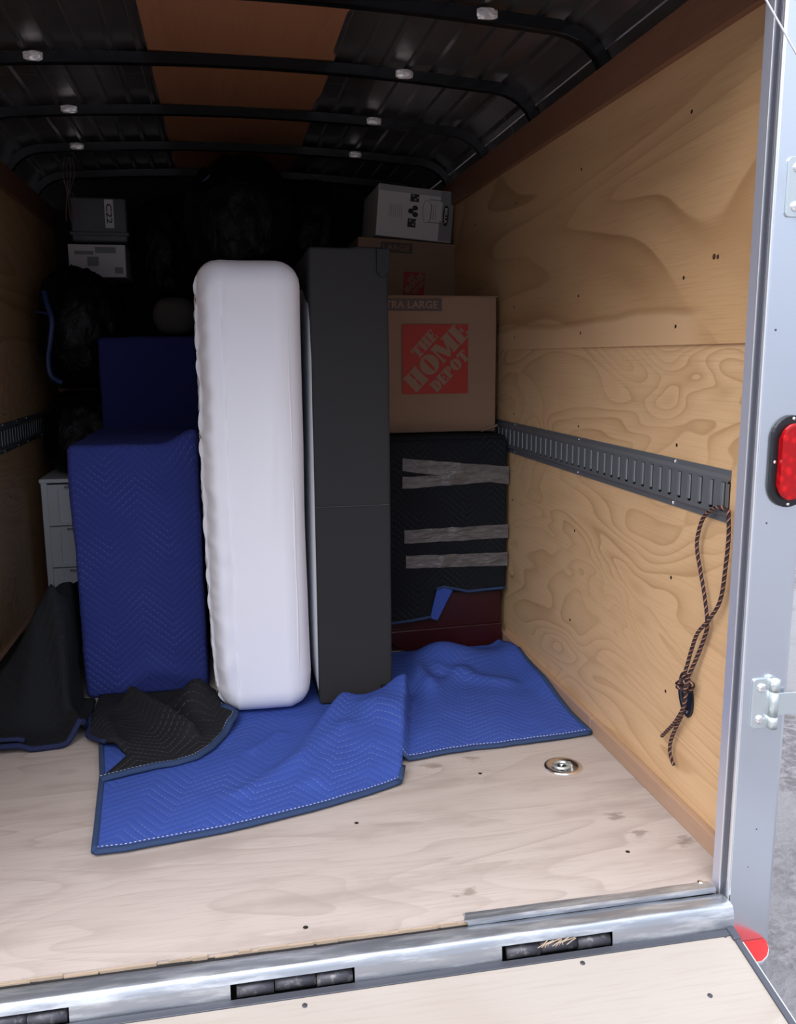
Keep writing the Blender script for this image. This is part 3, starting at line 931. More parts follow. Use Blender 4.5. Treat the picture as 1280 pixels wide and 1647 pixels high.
rope_tube(lp); rope_tube(rr_)
rope_tube([(1.108, 1.910, 0.388), (1.106, 1.905, 0.360), (1.108, 1.915, 0.324), (1.112, 1.957, 0.268), (1.118, 2.000, 0.228), (1.124, 2.045, 0.188)])
rope_tube([(1.112, 1.908, 0.385), (1.112, 1.918, 0.340), (1.116, 1.935, 0.295), (1.120, 1.965, 0.251), (1.122, 1.994, 0.197), (1.122, 1.995, 0.161), (1.122, 1.973, 0.139)])
kn = []
for i in range(34):                                                   # knot: a short trefoil-like coil
    t = i / 33 * 2 * math.pi * 2
    kn.append((1.108 + 0.009 * math.cos(t * 1.5), 1.913 + 0.020 * math.sin(t) * (1 - .15 * math.cos(2 * t)), 0.383 + 0.014 * math.cos(t + .5) + 0.004 * math.sin(3 * t)))
tube('knot', catmull(kn, 3), 0.0052, M['rope'], rope, 8)

# ---------------------------------------------------------------- floor tie-down ring
fr_ = tag(empty('tie_down_ring', (0.944, 2.287, 0.0)), 'round zinc tie-down ring pan set in the plywood floor near the right wall', 'tie-down')
lathe('pan', [(0.056, 0.0004), (0.0565, 0.002), (0.054, 0.0062), (0.048, 0.0078), (0.042, 0.0062), (0.036, 0.0030), (0.016, 0.0022), (0.0, 0.0022)], M['chrome'], fr_, 40)
ring = [(0.024 * math.cos(2 * math.pi * k / 24) - .004, 0.022 * math.sin(2 * math.pi * k / 24), 0.0075) for k in range(25)]
tube('ring', ring, 0.0042, M['zinc'], fr_, 8, cap=False)
box('ring_clip', (0.012, -0.012, 0.0022), (0.026, 0.012, 0.0125), M['zinc'], fr_, .003)
for x, y in ((-.010, .008), (-.006, -.009), (0.004, .002)):
    disc_head('bolt_head', (x, y, 0.0022), (0, 0, 1), 0.006, 0.004, M['screw'], fr_, 6)

# ---------------------------------------------------------------- blankets on the floor
RIDGE_A, RIDGE_B = (0.452, 2.280), (0.580, 2.815)
def h_blue(x, y):
    h = 0.0145 + 0.003 * nz(x, y, 0, 7.0) + 0.0015 * nz(x, y, 4, 19.0)
    # free flap that lies over the right half, its edge along RIDGE_A-RIDGE_B
    d = Vector((RIDGE_B[0] - RIDGE_A[0], RIDGE_B[1] - RIDGE_A[1])).normalized()
    px, py = x - RIDGE_A[0], y - RIDGE_A[1]
    along = px * d.x + py * d.y
    side = px * d.y - py * d.x                                       # >0 to the right of the edge
    la = sstep(along, -0.02, 0.10)
    # left border of the raised flap runs from the front hem back to the box spring corner
    ex, ey = 0.10, 2.40
    fx, fyy = 0.330, 2.835
    dl = Vector((fx - ex, fyy - ey)).normalized()
    left = -((x - ex) * dl.y - (y - ey) * dl.x)                      # >0 to the left of that border
    rise = 0.016 + 0.092 * sstep(along, 0.05, 0.52)
    core = (1 - sstep(left, -0.10, 0.015)) * (0.45 + 0.55 * (1 - sstep(-side, 0.0, 0.16)))
    core += 0.40 * math.exp(-((left + 0.035) / 0.035) ** 2)
    on = (1 - sstep(side, 0.0, 0.020)) * la * (1 - sstep(y, 2.81, 2.855))
    h += rise * on * core
    h += on * 0.010 * math.sin(along * 26 + side * 30) * math.exp(-((side + .05) / .06) ** 2) * sstep(along, .15, .4)
    # long soft folds in the left half
    dd, t = seg_dist((x, y), (0.02, 2.30), (0.33, 2.60)); h += 0.012 * math.exp(-(dd / .035) ** 2)
    dd, t = seg_dist((x, y), (0.22, 2.32), (0.42, 2.72)); h += 0.014 * math.exp(-(dd / .04) ** 2)
    dd, t = seg_dist((x, y), (0.05, 2.55), (0.14, 2.66)); h += 0.010 * math.exp(-(dd / .02) ** 2)
    # heap at the back of the right half, against the chest
    b = math.exp(-((x - 0.78) / .10) ** 2 - ((y - 3.20) / .10) ** 2) * 0.072
    b += math.exp(-((x - 0.90) / .10) ** 2 - ((y - 3.21) / .09) ** 2) * 0.042
    b += math.exp(-((x - 1.06) / .07) ** 2 - ((y - 3.20) / .10) ** 2) * 0.026
    b += math.exp(-((x - 0.68) / .045) ** 2 - ((y - 3.02) / .15) ** 2) * 0.050
    dd, t = seg_dist((x, y), (0.76, 3.08), (0.98, 2.94)); b += 0.016 * math.exp(-(dd / .036) ** 2)
    dd, t = seg_dist((x, y), (0.70, 2.92), (0.86, 3.06)); b += 0.018 * math.exp(-(dd / .034) ** 2)
    h += b * (1 - sstep(y, 3.29, 3.36))
    h += 0.030 * sstep(x, 1.04, 1.112) * sstep(y, 2.62, 2.95)
    if y > 2.865 and x < 0.575: h = min(h, 0.0150)
    if y > 2.80 and x < 0.30: h = min(h, 0.0155)
    return max(h, 0.0125)
front = [(-0.349, 2.077), (-0.279, 2.079), (-0.131, 2.103), (0.024, 2.132), (0.189, 2.178), (0.313, 2.221), (0.452, 2.280)]
right = [(0.474, 2.360), (0.487, 2.410), (0.632, 2.438), (0.673, 2.440), (0.720, 2.449), (0.793, 2.448), (0.96, 2.459), (1.112, 2.478)]
far = [(1.108, 2.62), (1.112, 2.88), (1.115, 3.20), (1.09, 3.368), (0.62, 3.368)]
blue_poly = front + right + far + [(0.62, 3.30), (-0.02, 3.30), (-0.02, 3.055), (-0.45, 3.055), (-0.44, 2.86), (-0.413, 2.72), (-0.382, 2.498)]
bl = tag(empty('moving_blanket'), 'bright blue quilted moving blanket spread flat on the plywood floor under the mattress', 'blanket', 'moving blankets on the floor')
sheet('quilted_sheet', blue_poly, h_blue, 0.011, M['blue_q'], bl, 0.011, uvrot=math.radians(14))
hem('hem', front, h_blue, M['hem'], bl, 0.011, 0.62, -0.004, stitch=(0, .014))
hem('hem', [(0.452, 2.280), (0.474, 2.345)], h_blue, M['hem'], bl, 0.008, 0.75, -0.003)
hem('hem', right[1:], h_blue, M['hem'], bl, 0.010, 0.62, -0.004, stitch=(0, .013))
hem('hem', [(1.112, 2.478), (1.108, 2.62), (1.112, 2.88), (1.112, 3.18)], h_blue, M['hem'], bl, 0.009, 0.8, -0.003)
hem('hem', [(-0.349, 2.077), (-0.382, 2.498), (-0.413, 2.72)], h_blue, M['hem'], bl, 0.009, 0.8, -0.003)

# black blanket crumpled in front of the tall blue bundle
def h_b2(x, y):
    h = h_blue(x, y) if inside(blue_poly, x, y) else 0.0125
    h = min(h, 0.03) + 0.013 + 0.004 * nz(x, y, 2, 9.0)
    dd, t = seg_dist((x, y), (-0.34, 2.97), (-0.14, 2.70)); h += 0.070 * math.exp(-(dd / .036) ** 2) * (1 - .4 * t)
    h += 0.095 * math.exp(-((x + 0.125) / .070) ** 2 - ((y - 2.92) / .10) ** 2)
    dd, t = seg_dist((x, y), (-0.215, 2.88), (-0.06, 2.66)); h -= 0.060 * math.exp(-(dd / .022) ** 2)
    dd, t = seg_dist((x, y), (-0.02, 2.94), (-0.02, 2.74)); h += 0.022 * math.exp(-(dd / .035) ** 2)
    dd, t = seg_dist((x, y), (-0.43, 2.86), (-0.36, 2.66)); h += 0.022 * math.exp(-(dd / .03) ** 2)
    return max(h, 0.0265 if inside(blue_poly, x, y) else 0.014)
b2 = [(-0.380, 2.445), (-0.310, 2.470), (-0.233, 2.494), (-0.170, 2.505), (-0.120, 2.530), (-0.075, 2.590), (-0.045, 2.660), (-0.005, 2.755), (0.002, 2.800), (-0.040, 2.850), (-0.095, 3.080),
      (-0.43, 3.106), (-0.466, 3.100), (-0.468, 2.90), (-0.458, 2.76), (-0.394, 2.674), (-0.353, 2.638), (-0.318, 2.585)]
bk2 = tag(empty('moving_blanket'), 'black quilted moving blanket crumpled at the foot of the tall blue bundle', 'blanket', 'moving blankets on the floor')
sheet('quilted_sheet', b2, h_b2, 0.011, M['black_q'], bk2, 0.010, uvrot=math.radians(-20))
hem('hem', b2[:10], h_b2, M['hem'], bk2, 0.0135, 0.65, -0.004, stitch=(-.006, .012))
hem('hem', b2[13:16], h_b2, M['hem_d'], bk2, 0.009, 0.8, -0.004)

# darker black blanket heaped against the left wall
def h_b1(x, y):
    h = 0.0145 + 0.005 * nz(x, y, 6, 7.0)
    prof = ((-0.90, .03), (-0.81, .085), (-0.72, .20), (-0.64, .30), (-0.547, .385), (-0.40, .40))
    H = prof[0][1]
    for (xa, za), (xb, zb) in zip(prof, prof[1:]):
        if x >= xa: H = za + (zb - za) * min(1, (x - xa) / (xb - xa))
    H *= 1 - sstep(x, -0.548, -0.520)
    h += H * (0.35 * sstep(y, 2.82, 3.0) + 0.65 * sstep(y, 2.90, 3.10)) * (1 - 0.35 * sstep(y, 3.25, 3.9))
    dd, t = seg_dist((x, y), (-0.86, 2.98), (-0.60, 3.06)); h += 0.035 * math.exp(-(dd / .04) ** 2)
    dd, t = seg_dist((x, y), (-0.640, 2.70), (-0.640, 3.0)); h += 0.014 * (1 - sstep(x, -0.648, -0.630)) * (1 - sstep(y, 2.9, 3.1))
    dd, t = seg_dist((x, y), (-0.483, 2.77), (-0.590, 3.05)); h += 0.062 * math.exp(-(dd / .026) ** 2)
    dd, t = seg_dist((x, y), (-0.66, 2.95), (-0.60, 3.2)); h += 0.05 * math.exp(-(dd / .05) ** 2)
    return h
b1 = [(-0.874, 2.722), (-0.712, 2.722), (-0.603, 2.720), (-0.530, 2.728), (-0.503, 2.752), (-0.482, 2.772), (-0.474, 2.772), (-0.474, 2.95), (-0.480, 3.105), (-0.532, 3.112), (-0.535, 3.90), (-0.874, 3.90)]
bk1 = tag(empty('moving_blanket'), 'black moving blanket heaped in the corner against the left wall', 'blanket', 'moving blankets on the floor')
sheet('quilted_sheet', b1, h_b1, 0.012, M['black_q3'], bk1, 0.012, uvrot=math.radians(5))
hem('hem', b1[:8], h_b1, M['hem_d'], bk1, 0.0105, 0.85, -0.0035)
hem('hem', [(-0.874, 2.742), (-0.70, 2.738), (-0.640, 2.734)], lambda x, y: h_b1(x, y) + .016, M['hem_d'], bk1, 0.0105, 0.7, -0.0035)

# ---------------------------------------------------------------- mattress on edge
ZB = 0.0165
mt = tag(empty('mattress', (0.097, 2.818, ZB)), 'white mattress standing on edge between the blue bundle and black box spring', 'mattress')
def md(p, n):
    x, y, z = p
    d = Vector((0, 0, 0))
    if n.x < -0.15:                                                   # quilted face: diamonds
        a = math.sin((y + z) * math.pi / 0.085); b = math.sin((y - z) * math.pi / 0.085)
        q = math.sqrt(abs(a * b))
        k = min(1, (-n.x - .15) / .4)
        d.x -= (0.006 * q * (1 + 1.1 * nz(x, y, z, 6)) + 0.005 * nz(x, y, z, 16)) * k
    if n.y < -0.3:
        d.y -= 0.010 * (1 - (x / 0.17) ** 2) * max(0, -n.y) + 0.003 * nz(x * .6, 0, z * .5, 7)
        d.y -= 0.004 * math.exp(-((x - .02 - .04 * z) / .02) ** 2) * sstep(z, .5, .8) * (1 - sstep(z, 1.0, 1.3))
    if n.y < -0.1:                                                    # roll of the quilted face beside its seam
        xs = x + 0.085 + 0.006 * nz(0, 1, z, 3)
        roll = math.exp(-((xs + 0.034) / 0.024) ** 2) * 0.017 - math.exp(-(xs / 0.010) ** 2) * 0.009
        roll += math.exp(-((xs + 0.034) / 0.03) ** 2) * 0.010 * nz(x, y, z, 13)
        t = max(0.0, min(1.0, -xs / 0.078))
        q = math.sqrt(abs(math.sin((x * 1.6 + z) * math.pi / 0.085) * math.sin((x * 1.6 - z) * math.pi / 0.085)))
        roll += 0.010 * (q - .5) * sstep(t, .15, .5)
        d.y += 0.030 * t * t
        d.y -= roll * sstep(z, .04, .12) * (1 - sstep(z, 1.36, 1.45))
        d.y += 0.004 * math.exp(-((x - .118) / .009) ** 2)
    lean = 0.012 * math.sin((z / 1.5) * math.pi)
    d.x += -lean * 0.4 + 0.004 * nz(x * .3, y, z, 3.1) - 0.006 * (z - .75)
    if z > 1.38 and abs(n.z) > .3: d.z += 0.008 * nz(x, y, 1, 5)
    if n.x < -.1 and z < 0.2: d.x += 0.018 * (1 - z / .2)
    if n.x > .1 and z < 0.12: d.x -= 0.012 * (1 - z / .12)
    d.x *= 1
    return d
body = rbox('cover', (-0.163, 0.0, 0.0), (0.163, 1.95, 1.480), 0.076, M['white'], mt, 0.0095, md)
for x in (-0.083, 0.116):                                             # zigzag seam tapes where the stretch side meets the faces
    bm = bmesh.new()
    rows = []
    for k in range(61):
        z = 0.075 + (1.425 - .075) * k / 60
        wob = 0.004 * nz(0, x * 9, z, 4) + (-0.006) * (z - .75)
        fy = 0.0
        yy = -0.010 * (1 - (x / .17) ** 2) + (0.0060 if x < 0 else 0.0030) + (0.078 - math.sqrt(max(0, .078 ** 2 - max(0, abs(x) - .085) ** 2)))
        e = min(z, 1.480 - z)
        if e < 0.076: yy += 0.076 - math.sqrt(max(0, .076 ** 2 - (.076 - e) ** 2))
        rows.append([bm.verts.new((x + wob + dx, yy + ddy, z)) for dx, ddy in ((-.005, .003), (-.003, 0), (.003, 0), (.005, .003))])
    for k in range(60):
        for i in range(3):
            bm.faces.new((rows[k][i], rows[k][i + 1], rows[k + 1][i + 1], rows[k + 1][i]))
    build('seam_tape', bm, M['seam'], mt, True)

# ---------------------------------------------------------------- box spring on edge
bs = tag(empty('box_spring', (0.4145, 2.868, ZB)), 'charcoal fabric box spring standing on edge just right of the white mattress', 'box spring')
def bd(p, n):
    x, y, z = p
    d = Vector((0.003 * nz(0, y, z, 4) - 0.012 * (z / 1.5 - .5) * .3, 0, 0.004 * nz(x, y, 3, 3) if z > 1.4 else 0))
    if n.y < -.5: d.y -= 0.004 * nz(x, 1, z, 5) + 0.004
    if z > 1.4 and x > 0: d.z += 0.006
    return d
rbox('fabric_cover', (-0.128, 0.0, 0.0), (0.128, 1.95, 1.522), 0.012, M['charcoal'], bs, 0.03, bd)
bm = bmesh.new()                                                      # slack pale mattress-side cloth bulging on the left face
rows = []
for k in range(41):
    t = k / 40
    z = 0.05 + 1.38 * t
    bul = (0.007 + 0.014 * (1 - t) ** 2) * math.sin(math.pi * min(1, t * 1.0)) ** 0.5
    rows.append([bm.verts.new((-0.1275 - max(0, bul) * s_y, 0.008 + yy, z)) for s_y, yy in ((0, 0.0), (0.55, .010), (0.9, .05), (1.0, .2), (0.9, .8), (0.7, 1.5), (0, 1.93))])
for k in range(40):
    for i in range(6):
        bm.faces.new((rows[k][i], rows[k][i + 1], rows[k + 1][i + 1], rows[k + 1][i]))
build('side_cloth', bm, M['grey_cloth'], bs, True)
for k in range(36):                                                   # row of pale stitches across the front
    x = -0.122 + k * 0.0069
    pass
bm = bmesh.new()
for k in range(40):
    x = -0.124 + k * 0.0062
    add_box(bm, (x, -0.0100, 0.6905 + .004 * (x + .12)), (x + .0032, -0.004, 0.6922 + .004 * (x + .12)))
build('stitch_row', bm, M['thread'], bs)['kind'] = 'stuff'
def guard(name, z0, z1, mat):
    bm = bmesh.new()
    pts = []
    for k in range(9):
        a = math.pi + math.pi * k / 8
        pts.append((0.105 + 0.019 * math.cos(a), z0 + .022 + 0.022 * math.sin(a)))
    pts += [(0.1295, z0 + .02), (0.1295, z1), (0.086, z1)]
    return extrude_poly(name, pts, -0.0135, 0.05, mat, bs, 'y', .002)
guard('corner_guard', 1.432, 1.520, M['guard'])
guard('corner_guard', 0.004, 0.06, M['guard'])

# ---------------------------------------------------------------- tall blue bundle and the navy one behind it
def wrapd(amp, seed, sag=0.0):
    def f(p, n):
        x, y, z = p
        d = n * (amp * nz(x + seed, y, z, 4.5) + 0.4 * amp * nz(x, y + seed, z, 13.0))
        return d
    return f
wb = tag(empty('wrapped_furniture', (-0.295, 3.12, 0.0)), 'tall blue quilted bundle of furniture left of the white mattress', 'wrapped furniture', 'furniture bundled in blue blankets')
def w1(p, n):
    x, y, z = p
    d = wrapd(0.006, 3.0)(p, n)
    if z > 0.80 and x > 0.10 and y < .3: d.z += 0.045 * sstep(x, 0.08, 0.20) * (1 - sstep(y, .05, .3)) * sstep(z, .8, .9)   # bunched top corner
    if n.y < -.3:
        dd, t = seg_dist((x, z), (-0.10, 0.04), (0.02, 0.10)); d.y -= 0.010 * math.exp(-(dd / .03) ** 2)
        dd, t = seg_dist((x, z), (0.05, 0.09), (0.20, 0.05)); d.y -= 0.012 * math.exp(-(dd / .03) ** 2)
        dd, t = seg_dist((x, z), (-0.02, 0.80), (0.18, 0.86)); d.y -= 0.012 * math.exp(-(dd / .04) ** 2)
        dd, t = seg_dist((x, z), (0.02, 0.75), (0.20, 0.62)); d.y += 0.008 * math.exp(-(dd / .03) ** 2)
    d.x -= 0.010 * (z - .45) * (1 if n.x < 0 else .3)
    return d
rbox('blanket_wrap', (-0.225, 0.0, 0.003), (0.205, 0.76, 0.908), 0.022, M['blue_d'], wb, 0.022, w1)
wf = [(-0.215, -0.007), (-0.10, -0.010), (0.05, -0.008), (0.200, -0.006)]
wb2 = tag(empty('wrapped_furniture', (-0.315, 4.00, 0.0)), 'navy quilted bundle standing in shadow behind the tall blue one', 'wrapped furniture', 'furniture bundled in blue blankets')
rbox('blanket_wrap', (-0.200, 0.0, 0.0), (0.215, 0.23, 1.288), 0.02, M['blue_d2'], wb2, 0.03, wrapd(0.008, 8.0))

# ---------------------------------------------------------------- cherry dresser wrapped in a taped black blanket
dr = tag(empty('dresser', (0.86, 3.39, 0.0)), 'dark cherry dresser wrapped in black quilted blanket with clear tape, by the right wall', 'dresser')
box('carcass', (-0.235, 0.022, 0.0), (0.250, 0.62, 0.868), M['cherry'], dr, .004)
pl = []
extrude_poly('plinth_board', [(-0.225, 0.085), (-0.212, 0.089), (0.252, 0.098), (0.252, 0.0005), (-0.150, 0.0005), (-0.168, 0.006), (-0.185, 0.022), (-0.205, 0.030), (-0.225, 0.045)], 0.004, 0.021, M['cherry'], dr, 'y', .003)
rbox('blanket_wrap', (-0.250, 0.006, 0.235), (0.263, 0.64, 0.886), 0.016, M['black_q2'], dr, 0.03, wrapd(0.004, 1.0))
TF = lambda u, v, h: (u, -h, v)
def h_fr(u, v):
    h = 0.006 + 0.004 * nz(u, v, 5, 8)
    dd, t = seg_dist((u, v), (0.16, 0.84), (0.02, 0.70)); h += 0.008 * math.exp(-(dd / .02) ** 2)
    dd, t = seg_dist((u, v), (0.08, 0.66), (0.06, 0.52)); h += 0.005 * math.exp(-(dd / .02) ** 2)
    dd, t = seg_dist((u, v), (0.02, 0.45), (-0.04, 0.28)); h += 0.006 * math.exp(-(dd / .015) ** 2)
    return h
flap = [(-0.235, 0.128), (-0.13, 0.136), (-0.055, 0.146), (-0.050, 0.20), (-0.035, 0.262), (0.0, 0.270), (0.10, 0.245), (0.258, 0.252), (0.258, 0.868), (-0.235, 0.868)]
ff = sheet('front_flap', flap, h_fr, 0.008, M['black_q2'], dr, 0.012, TF)
hem('hem', flap[:3], h_fr, M['hem'], dr, 0.011, 0.6, -0.003, TF)
hem('hem', flap[4:8], h_fr, M['hem'], dr, 0.011, 0.6, -0.003, TF)
extrude_poly('turned_corner', [(-0.060, 0.140), (-0.028, 0.128), (0.008, 0.205), (0.036, 0.252), (0.004, 0.272), (-0.030, 0.268), (-0.046, 0.20)], -0.010, 0.002, M['blue_q'], dr, 'y', .004)
def tape(pts, par):
    """strip of clear tape between upper and lower edges over x"""
    bm = bmesh.new()
    rows = []
    (x0, t0, b0), (x1, t1, b1) = pts
    n = 40
    for k in range(n + 1):
        t = k / n
        x = x0 + (x1 - x0) * t
        zt, zb = t0 + (t1 - t0) * t, b0 + (b1 - b0) * t
        rows.append([bm.verts.new((x, -(h_fr(x, zt + (zb - zt) * q) + 0.0035 + 0.003 * nz(x, q, zt, 17)), zt + (zb - zt) * q + .002 * nz(x, 0, q, 20))) for q in (0, .33, .66, 1)])
    for k in range(n):
        for i in range(3):
            bm.faces.new((rows[k][i], rows[k][i + 1], rows[k + 1][i + 1], rows[k + 1][i]))
    return build('tape_strip', bm, M['packing_tape'], par, True)
tape(((-0.172, 0.802, 0.752), (0.268, 0.757, 0.684)), dr)
tape(((-0.172, 0.728, 0.680), (0.268, 0.735, 0.700)), dr)
tape(((-0.166, 0.513, 0.458), (0.268, 0.520, 0.463)), dr)
tape(((-0.160, 0.408, 0.356), (0.268, 0.402, 0.346)), dr)

# ---------------------------------------------------------------- boxes by the right wall
def rect(x, y, w_, h):
    return [(x, y), (x + w_, y), (x + w_, y + h), (x, y + h)]
def ell(cx, cy, rx, ry, a0=0, a1=360, n=20):
    return [(cx + rx * math.cos(math.radians(a0 + (a1 - a0) * k / n)), cy + ry * math.sin(math.radians(a0 + (a1 - a0) * k / n))) for k in range(n + (0 if a1 - a0 == 360 else 1))]
def ring_faces(outer, inner):
    n = len(outer)
    return [[outer[i], outer[(i + 1) % n], inner[(i + 1) % n], inner[i]] for i in range(n)]
def half_ring(cx, cy, rx, ry, ix, iy, n=12):
    o = ell(cx, cy, rx, ry, -90, 90, n); i_ = ell(cx, cy, ix, iy, -90, 90, n)
    return [[o[k], o[k + 1], i_[k + 1], i_[k]] for k in range(n)]
GL = {  # heavy stencil slab letters on a unit-high grid: (faces, width)
    'T': ([rect(.26, 0, .40, 1), rect(0, .84, .92, .16), rect(0, .66, .12, .2), rect(.80, .66, .12, .2), rect(.16, 0, .60, .10)], .96),
    'H': ([rect(.05, 0, .40, 1), rect(.56, 0, .40, 1), rect(.40, .44, .2, .10), rect(0, 0, .50, .09), rect(0, .91, .50, .09), rect(.51, 0, .5, .09), rect(.51, .91, .5, .09)], 1.04),
    'E': ([rect(.05, 0, .40, 1), rect(0, 0, .78, .10), rect(0, .90, .78, .10), rect(.40, .44, .22, .11), rect(.66, 0, .12, .28), rect(.66, .72, .12, .28), rect(.56, .36, .10, .27)], .84),
    'O': (ring_faces(ell(.52, .5, .52, .52, 0, 360, 28), ell(.52, .5, .09, .44, 0, 360, 28)), 1.08),
    'M': ([rect(.05, 0, .12, 1), [(.05, 1), (.44, 1), (.72, .22), (.60, 0), (.50, 0)], [(.60, .10), (.74, .10), (1.02, 1), (.93, 1)], rect(.86, 0, .40, 1), rect(0, 0, .26, .09), rect(.82, 0, .48, .09), rect(.80, .91, .50, .09), rect(0, .91, .3, .09)], 1.34),
    'D': ([rect(.05, 0, .38, 1), rect(0, 0, .5, .09), rect(0, .91, .5, .09)] + half_ring(.46, .5, .44, .5, .06, .42), .94),
    'P': ([rect(.05, 0, .38, 1), rect(0, 0, .52, .09), rect(0, .91, .5, .09)] + half_ring(.44, .72, .40, .28, .07, .20), .88),
}
def logo(parent, x0, z0, w_, h, y):
    """square print with three diagonal lines of stencil letters left in bare cardboard"""
    box('logo_square', (x0, y - .0006, z0), (x0 + w_, y, z0 + h), M['card_logo'], parent)
    bm = bmesh.new()
    for word, ox, oy, ang, ht, length in (('THE', .243, .500, 47, .168, .45), ('HOME', .205, .012, 45.5, .285, 1.20), ('DEPOT', .525, .012, 45.5, .170, .73)):
        tot = sum(GL[ch][1] for ch in word)
        cx = 0
        ca, sa = math.cos(math.radians(ang)), math.sin(math.radians(ang))
        for ch in word:
            faces, wd = GL[ch]
            for f in faces:
                vs = []
                for u, v in f:
                    a = (cx + u) * length / tot; b = v * ht
                    X, Z = ox + a * ca - b * sa, oy + a * sa + b * ca
                    vs.append(bm.verts.new((x0 + X * w_, y - .0010 - 2.2e-5 * len(bm.faces), z0 + Z * h)))
                try: bm.faces.new(vs)
                except ValueError: pass
            cx += wd
    for co, no in (((x0 + .004, 0, 0), (-1, 0, 0)), ((x0 + w_ - .001, 0, 0), (1, 0, 0)), ((0, 0, z0 + .004), (0, 0, -1)), ((0, 0, z0 + h - .001), (0, 0, 1))):
        bmesh.ops.bisect_plane(bm, geom=bm.verts[:] + bm.edges[:] + bm.faces[:], plane_co=co, plane_no=no, clear_outer=True)
    bm.normal_update()
    for f in bm.faces:
        if f.normal.y > 0: f.normal_flip()
    me = bpy.data.meshes.new('logo_lettering'); bm.to_mesh(me); bm.free()
    return link('logo_lettering', me, M['card'], parent)

def carton_d(amp, seed):
    def f(p, n):
        return n * (amp * nz(p[0] + seed, p[1], p[2], 5))
    return f
# extra large box standing on the wrapped dresser
b1_ = tag(empty('cardboard_box', (0.841, 3.50, 0.8915)), 'extra large brown moving box with a big red square logo, on the wrapped dresser', 'box', 'cartons stacked by the right wall')
rbox('box_body', (-0.262, 0.0, 0.0), (0.262, 0.52, 0.541), 0.005, M['card'], b1_, 0.06, carton_d(0.004, 2))
logo(b1_, 0.712 - 0.841, 1.0485 - 0.8915, 0.272, 0.275, -0.0045)
box('size_band', (-0.262, -0.0055, 0.4845), (0.033, -0.0045, 0.5325), M['card_ink'], b1_)
text_mesh('size_lettering', 'EXTRA LARGE', 0.05, M['card'], b1_, front_at(-0.115, -0.0062, 0.5085), offset=.0012, fit=(0.262, 0.030))
extrude_poly('torn_flap', [(0.200, -0.002), (0.268, 0.020), (0.270, 0.030), (0.255, 0.024), (0.20, 0.012)], -0.014, -0.005, M['card'], b1_, 'y', .001)
box('top_flap', (-0.258, 0.004, 0.5405), (0.270, 0.250, 0.5445), M['card'], b1_, .001)
box('top_flap', (-0.258, 0.256, 0.5405), (0.264, 0.516, 0.5445), M['card'], b1_, .001)
# smaller box behind, tilted on the pile
bsup = tag(empty('cardboard_box', (0.87, 4.22, 0.8915)), 'plain brown box hidden behind the extra large box, under the smaller printed one', 'box', 'cartons stacked by the right wall')
rbox('box_body', (-0.25, 0.0, 0.0), (0.25, 0.45, 0.36), 0.005, M['card'], bsup, 0.08, carton_d(0.003, 4))
b2_ = tag(empty('cardboard_box', (0.895, 4.30, 1.268), (0, math.radians(3.2), 0)), 'brown moving box with small red square logo, under the white carton', 'box', 'cartons stacked by the right wall')
rbox('box_body', (-0.26, -0.02, 0.0), (0.232, 0.42, 0.478), 0.005, M['card'], b2_, 0.06, carton_d(0.004, 6))
logo(b2_, -0.032, 0.225, 0.104, 0.106, -0.0245)
box('size_band', (-0.150, -0.0255, 0.415), (0.004, -0.0245, 0.462), M['card_ink'], b2_)
text_mesh('size_lettering', 'LARGE', 0.05, M['card'], b2_, front_at(-0.075, -0.0262, 0.4385), offset=.0008, fit=(0.130, 0.026))
# white appliance carton on top
b3_ = tag(empty('cardboard_box', (0.930, 4.30, 1.752), (0, math.radians(4.8), 0)), 'white appliance carton with black pictograms on top of the brown boxes', 'box', 'cartons stacked by the right wall')
rbox('box_body', (-0.185, -0.02, 0.0), (0.185, 0.42, 0.236), 0.004, M['carton'], b3_, 0.06, carton_d(0.003, 9))
fy = -0.0235
def prt(name, x0, z0, x1, z1, mat, d=.0006):
    return box(name, (x0, fy - d, z0), (x1, fy, z1), M[mat], b3_)
prt('grey_band', 0.118, 0.004, 0.182, 0.232, 'carton_grey', .0004)
prt('grey_band', -0.180, 0.206, 0.118, 0.232, 'carton_faint', .0004)
prt('white_label', 0.080, 0.095, 0.128, 0.182, 'carton', .0008)
extrude_poly('brand_pill', [(0.148 + 0.0135 * math.copysign(abs(math.cos(t)) ** .8, math.cos(t)), 0.122 + 0.048 * math.copysign(abs(math.sin(t)) ** .7, math.sin(t))) for t in [2 * math.pi * k / 24 for k in range(24)]], fy - .0012, fy, M['ink'], b3_, 'y')
text_mesh('brand_lettering', 'BELLA', 0.02, M['carton'], b3_, front_at(0.148, fy - .0018, 0.122, -math.pi / 2), fit=(0.070, 0.013), offset=.0005)
prt('pictogram', -0.030, 0.170, 0.012, 0.205, 'ink'); prt('pictogram', -0.036, 0.052, 0.004, 0.092, 'ink')
for x0, z0 in ((-0.010, 0.176), (0.002, 0.186), (-0.022, 0.194), (-0.012, 0.062), (-0.028, 0.078), (-0.004, 0.074)):
    prt('pictogram_detail', x0, z0, x0 + .009, z0 + .008, 'carton_faint', .0009)
for cx, cz in ((-0.002, 0.112), (-0.024, 0.126), (-0.004, 0.142)):
    extrude_poly('pictogram_blob', ell(cx, cz, .014, .012, 0, 360, 14), fy - .0008, fy, M['ink'], b3_, 'y')
tube('drawing_line', [(0.054 + 0.020 * math.cos(t), fy - .0004, 0.132 + 0.052 * math.copysign(abs(math.sin(t)) ** .6, math.sin(t))) for t in [2 * math.pi * k / 30 for k in range(31)]], 0.0012, M['carton_grey'], b3_, 5)
for z in (0.082, 0.186):
    prt('drawing_line', 0.062, z, 0.118, z + .004, 'carton_grey')
for k in range(3):
    prt('small_print', 0.074 + k * .010, 0.098, 0.0765 + k * .010, 0.168, 'carton_grey', .0011)
